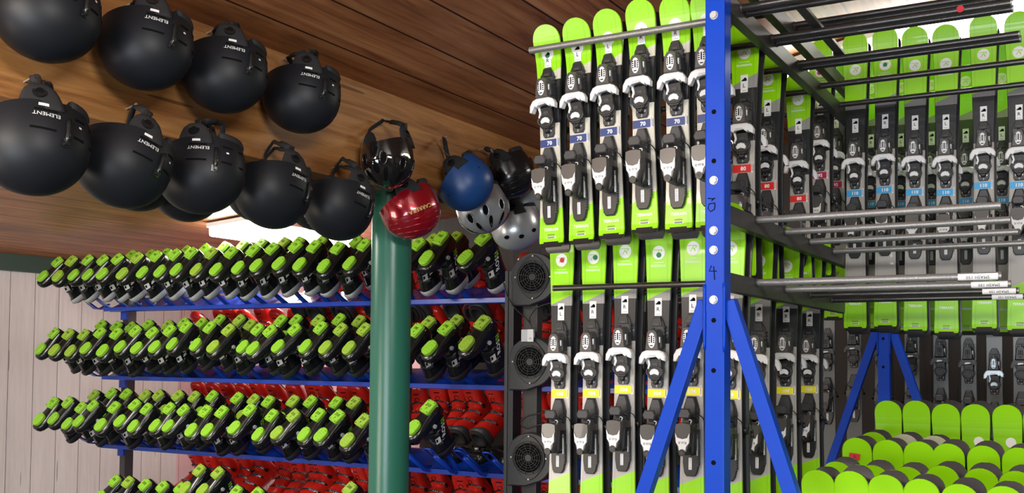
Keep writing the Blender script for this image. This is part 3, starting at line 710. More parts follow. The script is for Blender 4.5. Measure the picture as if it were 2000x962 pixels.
pair(92, (1634, 118), 4.36, 'magenta-banded ski marked 92 deepest in the shade left of sky-blue skis', g92, 'L', .2)
g104b = 'skis marked 104 behind the blue post'
pair(104, (1485, 429), 3.28, 'ski marked 104 in shade, second back from blue post', g104b, 'R', .3)
p0 = at_d(1485, 429, 3.28)
for i in range(1, 5): pair(104, p0+Vector((-.108*i, 0, random.uniform(-.012, .012))), 3.28, 'ski marked 104 glimpsed behind the %s front 104 ski from right' % ORD[i], g104b, 'R', .3, False)
pair(104, (1538, 445), 3.58, 'ski marked 104 in shade, third back from blue post', g104b, 'R', .3)
pair(104, (1583, 466), 3.91, 'ski marked 104 in shade, farthest back from blue post', g104b, 'R', .3)
g110 = 'skis marked 110 in the right row'
for i, (x, y, ch) in enumerate([(1672, 68, 'L'), (1730, 57, 'R'), (1788, 57, 'L'), (1848, 53, 'L'), (1921, 34, 'R'), (1990, 28, 'R')]):
    pair(110, (x, y), 4.12, '%s sky-blue banded ski marked 110 from left' % ORD[i], g110, ch, .3, True, ('grn', 0, 0) if i == 1 else None, dx=.004)
g110b = 'skis marked 110 in the row behind'
for i, (x, y) in enumerate([(1628, 113), (1702, 110), (1760, 106), (1820, 100), (1886, 92), (1956, 85)]):
    place_ski(110, (x, y), 4.46 if i else 4.60, '%s ski marked 110 of the shaded row seen through gaps' % ORD[i], g110b, 'RRLRRL'[i], .2)
# -- standing lime tips bottom right: plain ski bodies with logo disc, bases of the mates showing black
def tip_ski(x, y, d, lab, L, grp, w=1.0, extra=None, beige=False, face=1, tilt=0.0, off=None):
    p = at_d(x, y, d) if off is None else off
    L = p.z-.005
    key = (round(L, 2), beige)
    if key not in BODY:
        Lq = round(L, 2)
        sh = mat('beige_tip_sheet', lin((206, 200, 180)), .35) if beige else LSH
        BODY[key] = ski_body_mb(Lq, .022, .011).build('ski_body', [sh, M['base']]); me = BODY[key].data; bpy.data.objects.remove(BODY[key]); BODY[key] = me
    Lq = round(L, 2)
    Rt = Matrix.Rotation(math.radians(tilt), 3, 'Y'); b0 = p-Rt @ Vector((0, 0, Lq))
    root = thing('ski', lab, 'ski', b0, grp, Rt @ Matrix.Rotation(PI if face < 0 else 0, 3, 'Z') @ Matrix.Scale(.95*w, 3, (1, 0, 0)))
    o = bpy.data.objects.new('ski_body', BODY[key]); COL.objects.link(o); o.parent = root
    if extra == 'tape':
        m = MB(); m.box((-.006, -.0225, Lq-.058), (.034, .001, .018), 0, Matrix.Rotation(.1, 3, 'Y')); tpz = m.build('red_tape', M['red'], root)
        m = MB(); put_text(m, 'L', .008, -.004, .058-Lq, .0236); m.build('lettering', M['ink'], tpz)
    if extra == 'logo':
        m = MB(); t = .125; m.plate(ell(.010, t-Lq, .0165, .0165, 24), .0115, .0123, 0, .0002); m.build('logo_disc', M['whtink'], root)
    return p
LSH = mat('lime_tip_sheet', lin((146, 214, 12)), .32, noise=.05, nscale=9)
def tips(lst, d, rowname, grp, mates=True, extra={}, tiltseed=0, beige=(), mz=.006, my=.019, mx=.010):
    for i, (x, y) in enumerate(lst):
        bg = i in beige
        lab = '%s %s ski tip from left, %s' % (ORD[i], 'beige' if bg else 'lime', rowname)
        if extra.get(i) == 'tape': lab = 'lime ski tip with red tape, leftmost of the %s' % rowname
        p = tip_ski(x, y, d, lab, 1, grp, extra=extra.get(i), beige=bg, tilt=random.uniform(-.8, .8))
        if mates: tip_ski(0, 0, d, 'black-based mate behind '+lab, 1, grp+', mates', face=-1, off=p+Vector((mx+random.uniform(-.004, .006), my, mz*.6+random.uniform(-.004, .007))))
tips([(1736, 781), (1791, 781), (1848, 787), (1906, 788), (1967, 789), (2028, 791)], 3.75, 'highest standing row', 'highest standing lime ski tips', True, {3: 'logo', 4: 'logo'}, mz=.004)
tips([(1708, 842), (1768, 846), (1826, 849)], 3.52, 'half hidden fourth standing row', 'half hidden standing tips', True, beige=(1, 2), mz=.004)
tips([(1676, 853), (1736, 857), (1797, 860), (1854, 864), (1922, 868), (1990, 872), (2056, 876)], 3.32, 'third standing row', 'third row of standing ski tips', True, {0: 'tape'}, mz=.006)
tips([(1638, 899), (1708, 906), (1774, 909), (1842, 907), (1917, 912), (1986, 917), (2058, 921)], 3.12, 'second standing row', 'second row of standing ski tips', True, mz=.012)
tips([(1600, 915), (1665, 917), (1732, 924), (1802, 932), (1876, 942), (1962, 946), (2038, 952)], 2.86, 'nearest standing row', 'nearest row of standing ski tips', True, mz=.010)
# -- grey adult skis in the dark at the back
def grey_ski(i, x, y, d=5.35, alt=None):
    L = 1.50; root = thing('ski', ('grey ski with pale blue clear binding behind the lime tips' if alt else '%s dark grey ski from left hanging behind the rear blue post' % ORD[i]), 'ski', (0, 0, 0), 'grey skis in the back')
    m = ski_body_mb(L); sh = solidsheet('grey_sheet', lin((96, 98, 98)), lin((60, 62, 62)), L) if 'gs' not in M else M['gs']; M['gs'] = sh
    m.build('ski_body', [sh, M['base']], root); binding(root, L, .62, True, alt or M['dgr'])
    m = MB(); m.plate(ell(.012, .995-L, .010, .010), .0112, .012, 0, .0002); m.build('logo_disc', mat('teal_print', (.15, .4, .35), .5) if 'tp' not in M else M['tp'], root)
    root.location = at_d(x, y, d)-Vector((0, 0, L))
for i, (x, y) in enumerate([(1617, 405), (1668, 395), (1722, 400), (1780, 402), (1836, 407), (1890, 408)]): grey_ski(i, x, y)
grey_ski(6, 1940, 425, 5.35, M['clear']); grey_ski(7, 1992, 402)

# ================================================================ SKI RACK
PD = 2.60
pp_ = at_d(1395.5, 500, PD); PR = pp_.x
Zh = lambda h: CZ+h
RACK = thing('ski_rack', 'big ski rack with bright blue posts and black bars holding all hanging skis', 'ski rack', (PR, PD, 0))
def rack_post(y, lab, top, wr=.054, dp=.055, front=True):
    o = RACK; LY = (0, y-PD, 0)
    m = MB(); m.box((0, dp/2, top/2), (wr, dp, top), 0, bev=.004); up = m.build('upright', M['blue'], o, LY)
    m = MB()
    zs = [at_d(1395, q, PD).z for q in (218, 314, 625, 723, 903)]
    for z in zs: m.cyl((-.002, -.0006, z), (-.002, .0006, z), .0065, 16)
    m.build('pin_holes', M['ink'], up)
    for q in (30, 352, 450, 488, 585):
        z = at_d(1395, q, PD).z; m = MB(); m.cyl((-.002, 0, z), (-.002, -.002, z), .0115, 20); m.cyl((-.002, -.002, z), (-.002, -.009, z), .0095, 6, smooth=False); m.cyl((-.002, -.009, z), (-.002, -.0095, z), .004, 10)
        m.build('bolt', M['bolt'], up)
    # diagonal legs welded to the upright
    zt = at_d(1395, 572, PD).z
    for s, q in ((-1, at_d(1252, 962, PD)), (1, at_d(1540, 962, PD))):
        a = Vector((s*(wr/2+.004), dp/2, zt-.02)); e = Vector((q.x-PR, dp/2, q.z)); dr = (e-a).normalized(); L_ = (a.z-.04)/-dr.z; e = a+dr*L_
        ang = math.atan2(dr.x, -dr.z)
        m = MB(); m.box((a+e)/2, (.038, .038, L_), 0, Matrix.Rotation(-ang, 3, 'Y'), bev=.003); lg = m.build('leg', M['blue'], o, LY)
        m = MB(); m.tube([a+Vector((s*-.004, -dp/2-.001, .045-.016*k+random.uniform(-.003, .003))) for k in range(12)], [.0035+random.uniform(0, .0015) for _ in range(12)], 8); m.build('weld_seam', M['blue'], lg)
        m = MB(); m.box((e.x, dp/2, .02), (.08, .08, .04), bev=.004); m.build('foot', M['blue'], lg)
    if front:
        def strokes(name, ps, r=.0012):
            m = MB()
            for pth in ps:
                m.tube([at_d(x, y_, PD)-Vector((PR, y-PD+.0008+PD, 0))+Vector((0, PD-.0, 0))-Vector((0, 0, 0)) if False else Vector((at_d(x, y_, PD).x-PR, -.0010, at_d(x, y_, PD).z)) for x, y_ in pth], r, 6, 0, False, 1)
            m.build(name, M['ink'], up)
        strokes('marker_number', [[(1383, 387), (1391, 388), (1397, 387)], [(1395, 387), (1390, 392)], [(1397, 396), (1385, 398), (1383, 407), (1388, 413), (1395, 409), (1397, 401), (1395, 396)]])
        strokes('marker_number', [[(1390, 518), (1385, 529), (1400, 529)], [(1394, 520), (1396, 546)]])
    return o
rack_post(PD, 'bright blue front rack post with bolts and two splayed legs', hc(PR)-.02)
rack_post(5.0, 'darker rear blue rack post with splayed legs behind the lime tips', 2.3, front=False)
def arm(h, lab, r=PR, d0=PD+.056, d1=4.998, w=.030, hh=.05):
    m = MB(); m.box((r, (d0+d1)/2, Zh(h)-hh/2+.012), (w, d1-d0, hh), bev=.002); return m.build('arm', M['arm'], RACK, (-PR, -PD, 0))
TH_ = {'top': 1.10, 'up': .985, 'mid': .405, 'low': .222}
arm(TH_['up'], 'black square arm of the upper ski tier running back from blue post')
arm(TH_['mid'], 'dark square arm of the middle tier below the ski bindings')
arm(TH_['low'], 'dark square arm of the lowest tier under the middle arm')
arm(TH_['top'], 'black square arm just under the ceiling', d1=4.4)
m = MB(); m.box((PR+.15, 3.02, Zh(1.005)), (.028, .80, .012), bev=.002); m.build('cross_bar', M['arm'], RACK, (-PR, -PD, 0))
def bar(h, d, side, length, lab, grp, rad=.0105, mtl='steel', label=None, double=0, z_off=0):
    for dy in ([0, double] if double else [0]):
        m = MB(); m.cyl((0, 0, 0), (side*length, 0, 0), rad, 20); o = m.build('bar', M[mtl], RACK, (side*.016, d+dy-PD, Zh(h)+z_off))
        m = MB(); m.cyl((side*length, 0, 0), (side*(length+.004), 0, 0), rad*1.02, 20); m.build('end_cap', M['gsteel'], o)
        m = MB(); m.cyl((0, 0, 0), (side*.004, 0, 0), rad*1.25, 20, r2=rad); m.build('weld_collar', M['arm'], o)
        if dy == 0: first_bar = o
    o = first_bar
    if label:
        m = MB(); x0 = side*(length-.10); n = 7; vs = []
        for i in range(n):
            a = math.radians(-60+100*i/(n-1))
            for x in (x0, side*(length-.004)): vs.append((x, -math.cos(a)*(rad+.0006), math.sin(a)*(rad+.0006)))
        m.add(vs, [(2*i, 2*i+1, 2*i+3, 2*i+2) for i in range(n-1)], 0, True); m.build('bar_label', M['paper'], o)
        vs, fs = text_geo(label, .0075, 0, 1.1); m = MB(); xc = (x0+side*(length-.004))/2
        m.add([(xc-x, -(rad+.0016), -y-.003) for x, y in vs], fs); m.build('label_lettering', M['ink'], o)
    return o
RW = ['frontmost', 'second', 'third', 'fourth', 'rearmost']
for i, d in enumerate((2.78, 3.09, 3.40, 3.72, 4.03)):
    bar(TH_['up'], d, 1, .66, '%s right-hand bar of the upper tier, black steel' % RW[i], 'upper right bars', double=.055 if i < 3 else 0)
for i, d in enumerate((2.74, 3.04, 3.35, 3.67, 3.98)):
    bar(.948 if i == 0 else .958, d, -1, .62, ('grey steel bar crossing in front of the skis marked 70' if i == 0 else '%s left-hand bar of the upper tier, dark steel' % RW[i]), 'upper left bars', mtl='gsteel' if i == 0 else 'steel')
for i, d in enumerate((2.93, 3.24, 3.55, 3.90)):
    bar(TH_['mid'], d, 1, .64, '%s right-hand bar of the middle tier, shiny dark steel' % RW[i], 'middle right bars', mtl='gsteel')
for i, d in enumerate((2.93, 3.24, 3.56, 3.88)):
    bar(TH_['low'], d, 1, .64, '%s right-hand bar of the lowest tier with white end label' % RW[i], 'lowest right bars', mtl='gsteel' if i < 2 else 'steel', label='SMASH 150')
for i, d in enumerate((2.905, 3.20, 3.51, 3.84)):
    bar(TH_['low'], d, -1, .62, ('dark steel bar across the skis marked 104' if i == 0 else '%s left-hand bar of the lowest tier, dark steel' % RW[i]), 'lowest left bars', rad=.0095)
for i, d in enumerate((3.12, 3.20, 3.45)):
    bar(TH_['top']+.0, d, -1, .58, ('dark bar with white label under the ceiling left of lime tips' if i == 0 else '%s dark bar under the ceiling behind the lime tips' % RW[i]), 'ceiling tier bars', label='SMASH 150' if i == 0 else None)
for i, d in enumerate((3.0, 3.35)):
    bar(TH_['top'], d, 1, .7, '%s right-hand bar just under the ceiling' % RW[i], 'ceiling tier right bars', double=.05)
m = MB(); m.cyl((PR+.55, 3.0785, Zh(.985)), (PR+.55, 3.0775, Zh(.985)), .010, 16); m.build('dot_sticker', M['red'], RACK, (-PR, -PD, 0))
m = MB(); m.box((PR, 4.3, .006), (1.6, 2.9, .012), bev=.002); tag(m.build('floor_mat', M['floor']), 'black rubber mat under the standing skis', 'mat')

# ================================================================ BOOTS
def sring(cy, hw, hd, cz, n=18, e=2.6, axis=None):
    """superellipse ring in the x/y plane (cuff)"""
    out = []
    for i in range(n):
        t = 2*PI*i/n; c_, s_ = math.cos(t), math.sin(t)
        out.append(Vector((hw*math.copysign(abs(c_)**(2/e), c_), cy+hd*math.copysign(abs(s_)**(2/e), s_), cz)))
    return out
def lring(y, hw, z0, z1, n=18, e=2.8):
    out = []
    for i in range(n):
        t = 2*PI*i/n; c_, s_ = math.cos(t), math.sin(t)
        out.append(Vector((hw*math.copysign(abs(c_)**(2/e), c_), y, (z0+z1)/2+(z1-z0)/2*math.copysign(abs(s_)**(2/e), s_))))
    return out
def rpad(m, cy, hx, hy, r, z0, z1, mi=0, slant=0):
    pts = rrect(0, 0, hx, hy, r, 4)
    def R_(k, z): return [(p[0]*k+slant*p[1], cy+p[1]*k, z) for p in pts]
    m.loft([R_(1, z1), R_(1, z0+.003), R_(.93, z0)], mi, False)
    return m
def make_boot(shell, heel_txt=None, red=False):
    root = bpy.data.objects.new('ski_boot', None)
    m = MB(); rs = [lring(*q) for q in ((-.050, .020, .012, .05), (-.045, .030, .004, .075), (-.02, .035, .002, .09), (.02, .036, .002, .098), (.055, .038, .002, .092), (.09, .042, .002, .074), (.125, .044, .003, .062), (.15, .040, .005, .054), (.168, .030, .008, .046), (.176, .014, .013, .036))]; rs = [[Vector((p.x*1.12, p.y, p.z*1.08)) for p in r] for r in rs]
    m.loft(rs[::-1], 0, True)
    m.tube([(.037, y, z) for y, z in ((-.03, .022), (.03, .024), (.09, .022), (.14, .022))], .0035, 6); m.tube([(-.037, y, z) for y, z in ((-.03, .022), (.03, .024), (.09, .022), (.14, .022))], .0035, 6)
    m.build('lower_shell', shell, root)
    m = MB(); cs = []
    for s, hw, hd in ((.0, .034, .045), (.02, .039, .050), (.05, .042, .052), (.09, .042, .050), (.13, .045, .051), (.18, .049, .055), (.215, .050, .058)):
        cs.append([Vector((p.x, p.y+.30*s, p.z-.10*(p.y) + .0)) for p in sring(0.004, hw, hd, .055+s)])
    m.loft(cs, 0, True, True, False)
    inner = [[Vector((p.x*.88, (p.y-.3*.215)*.88+.3*.215, p.z)) for p in cs[-1]]]
    m.loft([cs[-1], inner[0]], 0, False, False, False)
    cuff = m.build('cuff', shell, root)
    m = MB(); lr = [[Vector((p.x*.86*k, (p.y-.066)*.86*k+.066+.3*dz, p.z+dz)) for p in cs[-1]] for dz, k in ((-.06, 1), (.0, 1), (.012, 1.0), (.016, .94))]
    inn = [[Vector((p.x*.72, (p.y-.068)*.72+.068, p.z-q)) for p in lr[-1]] for q in (.0, .012)]
    m.loft(lr+inn, 0, True, False, True); m.build('liner', M['fab'], root)
    # tongue rim, pale crescent at the front of the cuff
    m = MB(); n = 12
    for (k, zz) in ((1.0, 0),):
        fr = [cs[-1][i % 18] for i in range(-5, 7)]
        vs = []
        for i, p in enumerate(fr):
            q = Vector((p.x*1.05, (p.y-.066)*1.07+.066, p.z)); w_ = .030*math.sin(PI*(i+.3)/11.6)+.002; vs += [q+Vector((0, -.3*w_, -w_)), q+Vector((0, .002, .004)), Vector((p.x*.93, (p.y-.066)*.93+.067, p.z+.006))]
        m.add(vs, [(3*i, 3*i+1, 3*i+4, 3*i+3) for i in range(11)]+[(3*i+1, 3*i+2, 3*i+5, 3*i+4) for i in range(11)], 0, True)
    m.build('tongue_rim', M['pale'] if heel_txt and heel_txt[0] in ('165', '175') else M['dgr'], cuff)
    soles = M['lime'] if not red else M['blk']
    m = MB(); rpad(m, -.006, .029, .037, .011, -.012, .006, 0, -.10); hp = m.build('heel_pad', soles, root)
    m = MB(); rpad(m, .116, .029, .042, .027, -.012, .006, 0, -.05)
    if not red:
        for k in range(5):
            m.box((random.uniform(-.004, .004), .090+k*.013, -.0125), (.034, .004, .002), 0)
    if red: m = MB(); rpad(m, .10, .024, .040, .02, -.003, .006)
    tp = m.build('toe_pad', soles, root)
    if not red:
        m = MB()
        for sx in (-1, 1):
            for y in (-.034, .022): m.cyl((sx*.020-.1*y, y, -.0118), (sx*.020-.1*y, y, -.0128), .0028, 8)
        m.build('heel_screws', M['ink'], hp)
        m = MB()
        for sx in (-1, 1):
            for y in (.088, .142): m.cyl((sx*.014, y, -.0118), (sx*.014, y, -.0128), .0026, 8)
        m.build('toe_screws', M['ink'], tp)
    if heel_txt:
        m = MB()
        for k, s_ in enumerate(heel_txt):
            vs, fs = text_geo(s_, .0150 if k == 0 else .0105, .3, 1.0, .02); cy = -.013+k*.020
            m.add([(x, cy-y, -.0129) for x, y in vs], [f[::-1] if False else f for f in fs])
        m.build('marker_number', M['ink'], hp)
    for sx in (-1, 1):
        m = MB(); m.cyl((sx*.038, .045, .070), (sx*.0475, .045, .070), .0105, 14); m.build('rivet', M['pale'] if not red else M['blk'], root)
    # buckles across the instep / shin
    for k, (y, z, w) in enumerate(((.085, .080, .040), (.070, .125, .041), (.083, .185, .046))):
        m = MB(); path = [(w*math.cos(t)*1.04, y-.035+.050*math.sin(t), z-.010+.012*math.sin(t)) for t in [math.radians(a) for a in range(0, 181, 15)]]
        m.tube(path, .007, 6, 0, False, .5); st = m.build('buckle_strap', M['bootb'] if not red else M['blk'], root)
        m = MB(); a = math.radians(38); c_ = Vector((w*math.cos(a)*1.1, y-.035+.058*math.sin(a), z-.004))
        for q in range(4): m.box(c_+Vector((-.011*q*.8, .006*q*.8, .002)), (.006, .008, .013), 0, Matrix.Rotation(-.6, 3, 'Z'), bev=.001)
        m.box(c_+Vector((.008, -.008, 0)), (.008, .020, .011), 0, Matrix.Rotation(.6, 3, 'Z'), bev=.002)
        m.build('buckle', M['chr'] if red else M['dgr'], st)
    if not red:
        m = MB(); m.add([(.0500, .060, .135), (.0470, .088, .128), (.0480, .100, .160), (.0510, .072, .168)], [(0, 1, 2, 3)]); stk = m.build('side_sticker', M['paper'], cuff)
        m = MB(); m.add([(.0495, .078, .136), (.0483, .088, .134), (.0488, .094, .150), (.0500, .084, .152)], [(0, 1, 2, 3)]); m.build('sticker_print', M['ink'], cuff)
        vs, fs = text_geo('ROSSI', .026, 0, 1.1, .02); k = 1/math.sqrt(2); m = MB()
        w_ = max(v[0] for v in vs)
        for f in fs: pass
        pts = [(.0468, .012+(x-y)*.45+.02, .135+(-x*.9)*-1*0-(x)*.75*1-(-y)*.0+0) for x, y in vs]
        # letters run down the side of the cuff, tops towards the shin
        pts = [(.0470, .006+.50*(.135-.055-x)*.30+y*.95+.018*(-x/w_), .118-x*.95-y*.25*0) for x, y in vs]
        m.add(pts, fs); m.m = [1 if sum(vs[i][0] for i in f)/len(f) > w_*.35 else 0 for f in fs]
        m.build('side_lettering', [M['whtink'], M['limeink']], root)
    else:
        m = MB(); m.tube([(.0, -.048+.012*math.cos(t)*0, .13+.014*math.sin(t)) for t in (0, 1)], .001); 
        vs = [(.014*math.cos(2*PI*i/20), .172-.0, .028+.012*math.sin(2*PI*i/20)) for i in range(20)]
        m = MB(); m.tube([(.012*math.cos(2*PI*i/16), .110+.010*math.sin(2*PI*i/16), .0735-.0040*math.sin(2*PI*i/16)) for i in range(16)], .0013, 5, 0, True)
        m.build('shell_emblem', M['ink'], root)
        m = MB(); m.box((0, .140, .0600), (.030, .006, .004), 0, Matrix.Rotation(-.35, 3, 'X'), bev=.001); m.build('toe_slot', M['ink'], root)
    return root
BU = Vector((0, .85, -.53)); BT = Vector((0, -.53, -.85))
def boot_matrix(yaw, roll, s=1.0):
    R = Matrix((Vector((1, 0, 0)), BT.normalized(), BU.normalized())).transposed()
    # exact orthonormal frame
    t = BT.normalized(); u = BU-(BU.dot(t))*t; u.normalize(); x = t.cross(u); R = Matrix((x, t, u)).transposed()
    return (Matrix.Rotation(math.radians(yaw), 3, 'Z') @ R @ Matrix.Rotation(math.radians(24+roll), 3, 'Z'))*s
BOOT = {}; PRONGS = []
def place_boot(key, P, yaw, roll, lab, grp, s=1.0, worn=False):
    root = BOOT[key]; c = tree_copy(root)
    c.matrix_world = Matrix.Translation(P) @ boot_matrix(yaw, roll, s).to_4x4()
    if worn:
        for ch in c.children:
            if ch.name.split('.')[0] in ('heel_pad', 'toe_pad'):
                ch.data = ch.data.copy(); ch.data.materials[0] = M['limew']
    if 'rear' not in rn: PRONGS.append((rn.split()[0] if rn.split()[0] != 'top' else 'top', P, c.matrix_world.to_3x3()))
    tag(c, lab, 'ski boot', grp); return c
for k, t in (('165', ['165']), ('175', ['175']), ('195', ['195', '6']), ('195b', ['195', '3']), ('215', ['215', '4']), ('215b', ['215', '7']), ('235', ['235'])): BOOT[k] = make_boot(M['bootb'], t)
BOOT['red'] = make_boot(M['bootr'], None, True)
rows = {
 'top shelf front line': (4.5, ['165', '175'], [(111, 513), (138, 511), (170, 509), (199, 509), (228, 507), (266, 505), (303, 502), (340, 499), (372, 496), (411, 496), (450, 495), (493, 491), (530, 487), (576, 483), (612, 483), (658, 486), (710, 480), (815, 478), (860, 467), (942, 468)]),
 'top shelf rear line': (4.80, ['165', '175'], [(255, 500), (292, 499), (323, 497), (361, 492), (398, 488), (435, 484), (472, 481), (508, 478), (552, 476), (581, 475), (625, 474), (694, 474), (843, 470), (888, 466)]),
 'second shelf front line': (4.5, ['195', '195b'], [(104, 652), (132, 654), (162, 655), (194, 651), (226, 653), (263, 648), (296, 651), (330, 647), (362, 640), (408, 641), (445, 646), (502, 645), (526, 648), (574, 645), (625, 642), (664, 645), (710, 645), (812, 647), (870, 643), (941, 632)]),
 'second shelf rear line': (4.80, ['195', '195b'], [(196, 636), (226, 639), (254, 640), (287, 636), (326, 637), (357, 632), (392, 633), (427, 627), (466, 627), (487, 636), (547, 628), (577, 627), (620, 628), (661, 626), (700, 629), (835, 632), (889, 629)]),
 'third shelf front line': (4.5, ['215', '215b'], [(102, 788), (131, 787), (157, 797), (180, 793), (222, 797), (262, 792), (285, 800), (329, 799), (357, 802), (400, 805), (432, 806), (486, 802), (530, 813), (572, 813), (621, 812), (658, 815), (708, 823), (836, 797)]),
 'third shelf rear line': (4.80, ['215', '215b'], [(182, 773), (216, 769), (245, 771), (282, 773), (308, 773), (346, 774), (378, 776), (413, 775), (462, 779), (494, 782), (523, 786), (571, 785), (605, 786), (655, 788), (690, 788)]),
 'lowest shelf': (4.55, ['235'], [(223, 940), (249, 943), (282, 948), (316, 952), (350, 955), (388, 920), (424, 925), (682, 956), (460, 962), (500, 966)]),
}
for rn, (d, keys, lst) in rows.items():
    for i, (x, y) in enumerate(lst):
        P = at_d(x, y, d); where = 'from the white wall' 
        post = ' right of the green column' if x > 780 else ''
        lab = '%s lime-soled black boot from white wall, %s' % (ORD[i], rn)
        if x > 780: lab = '%s lime-soled boot right of green column, %s' % (ORD[[q for q in lst if q[0] > 780].index((x, y))], rn)
        place_boot(keys[i % len(keys)], P, random.uniform(-6, 6), random.uniform(-7, 7), lab, 'lime-soled boots, '+rn, random.uniform(1.07, 1.13), random.random() < .3)
# red boots on the far side of the same rack, soles away, buckles towards us
BU2 = Vector((0, -.45, -.89))
def red_boot(P, lab, grp, yaw):
    c = tree_copy(BOOT['red'])
    u = Vector((0, -.62, -.785)); t = Vector((0, -.785, .62)); x = t.cross(u)
    R = Matrix((x, t, u)).transposed()
    c.matrix_world = Matrix.Translation(P) @ (Matrix.Rotation(math.radians(yaw), 3, 'Z') @ R*1.2).to_4x4()
    tag(c, lab, 'ski boot', grp)
# ---- boot rack : one thing
RX0, RX1 = -6.12, -1.75
BR = thing('boot_rack', 'long blue boot rack of four trays with prongs between dark grey uprights', 'boot rack', (RX0, 4.7, 0))
BO = (-RX0, -4.7, 0)
tiers = [('top', .335), ('second', -.145), ('third', -.625), ('lowest', -1.09)]
SH = {}
for nm, h in tiers:
    m = MB(); z = Zh(h)
    prof = [(4.82, z-.035), (4.82, z-.010), (4.832, z-.010), (4.85, z-.022), (5.09, z+.072), (5.13, z+.072), (5.13, z+.064), (5.095, z+.064), (4.85, z-.032), (4.83, z-.038)]
    m.loft([[Vector((x, a, b_)) for a, b_ in prof][::-1] for x in (RX0, RX1)], 0, False); sh = m.build('tray', M['blued'], BR, BO); SH[nm] = sh
    for i in range(6):
        xx = RX0+3.2+i*.22; m = MB(); m.box((xx, 4.950, z+.0185), (.038, .0012, .034), 0, Matrix.Rotation(math.radians(-68.5), 3, 'X')); m.build('size_label', M['red'], sh)
        m = MB(); vs, fs = text_geo({'top': '16.5', 'second': '19.5', 'third': '21.5', 'lowest': '23.5'}[nm], .011); m.add([(xx+q[0], 4.9485+q[1]*.93, z+.0215+q[1]*.366) for q in vs], fs); m.build('label_number', M['ink'], sh)
    m = MB()
    for y, dz in ((4.88, -.030), (5.0, .018)): m.cyl((RX0, y, z+dz), (RX1, y, z+dz), .009, 8)
    m.build('under_rails', M['blued'], sh, None)
def prong(Q, u, nm):
    z = Zh(dict(tiers)[nm])+.006; y1 = Q.y+.05
    e = Vector((Q.x, max(4.86, Q.y+.12), z-.022)); pth = [Q-u*.07, Q, Q.lerp(e, .5)+Vector((0, .004, -.006)), e+Vector((0, -.01, .004)), e+Vector((0, .03, 0)), e+Vector((0, .10, .038))]
    m = MB(); rs = []
    for i, p in enumerate(pth):
        w = (.012, .014, .018, .021, .021, .018)[i]; t_ = (pth[min(i+1, 5)]-pth[max(i-1, 0)]).normalized(); nn = Vector((1, 0, 0)).cross(t_).normalized()*.005
        rs.append([p+Vector((-w, 0, 0))-nn, p+Vector((-w, 0, 0))+nn, p+Vector((w, 0, 0))+nn, p+Vector((w, 0, 0))-nn])
    m.loft(rs, 0, False)
    m.build('prong', M['blued'], BR, BO)
def loop(x, y, nm, L_=.26):
    z = Zh(dict(tiers)[nm])+.02; u = Vector((0, -.86, .50))
    a = Vector((x, y, z-.035)); e = a+u*L_
    m = MB(); m.tube([a+Vector((0, .22, 0)), a+Vector((0, .03, 0)), a+u*.03, e, e+u*.015+Vector((.010, 0, 0)), e+u*.015+Vector((.040, 0, 0)), e+Vector((.050, 0, 0)), a+u*.03+Vector((.05, 0, 0)), a+Vector((.05, .22, 0))], .0055, 8)
    m.build('prong_loop', M['blued'], BR, BO)
    m = MB(); b0 = a+Vector((.085, -.06, -.008)); m.tube([b0+Vector((0, .24, 0)), b0+Vector((0, .03, 0)), b0+u*.03, b0+u*(L_-.04)], .0125, 10)
    m.build('prong', M['blued'], BR, BO)
for q in ((822, 'third'), (874, 'third'), (930, 'third'), (985, 'third'), (905, 'third')): 
    P = at_d(q[0], 860, 4.86); loop(P.x, 4.86 if q[0] != 905 else 5.0, q[1])
for q in (180, 215): P = at_d(q, 940, 4.62); loop(P.x, 4.70, 'lowest')
for i, x in enumerate((RX0+.10, RX1-.02, -3.6)):
    m = MB(); m.box((x, 4.965, 1.05), (.055, .075, 2.10), bev=.004); u_ = m.build('upright', M['dgr'], BR, BO)
    for nm, h in tiers:
        m = MB(); m.box((x+.0, 4.92, Zh(h)-.05), (.06, .02, .09), bev=.002); m.build('bracket', M['blued'], u_)
for nm, P, Mx in PRONGS:
    Q = P+Mx @ Vector((0, .068, .272)); u = (Mx @ Vector((0, .25, 1))).normalized()
    prong(Q, u, nm)
hts = [('top', .50, 9), ('second', .205, 0), ('third', -.285, 0), ('lowest', -.77, 0)]
for nm, h, skip in hts:
    n = 0; x = RX0+.62
    while x < RX1+.05:
        if not (nm == 'top' and x < -4.6):
            P = Vector((x+random.uniform(-.02, .02), 5.30+random.uniform(-.02, .02), Zh(h)+random.uniform(-.02, .03)-(.0 if nm != 'top' else .03)))
            if True:
                red_boot(P, '%s red boot from left behind the %s shelf' % (ORD[n], nm), 'red boots behind the %s shelf' % nm, random.uniform(-16, 16))
                n += 1
        x += .142
# dark boots lying on the trays behind the empty prongs
for i, (x, y, d, yw, lab) in enumerate([(872, 846, 4.93, 60, 'black boot lying on third shelf, left of the empty prongs'), (925, 850, 4.95, 78, 'black boot lying on third shelf behind the empty prongs'), (972, 858, 4.93, 50, 'black boot lying on third shelf beside dryer column')]):
    c = tree_copy(BOOT['165'], None, ('heel_pad', 'toe_pad', 'side_lettering', 'side_sticker')); P = at_d(x, y, d)
    c.matrix_world = Matrix.Translation((P.x, P.y, Zh(-.63))) @ (Matrix.Rotation(math.radians(yw), 3, 'Z') @ Matrix.Rotation(math.radians(90), 3, 'Y')*1.15).to_4x4() @ Matrix.Translation((-.045, 0, 0))
    tag(c, lab, 'ski boot', 'black boots lying on the third shelf')
for i, (x, y) in enumerate([(838, 955), (905, 958)]):
    pass

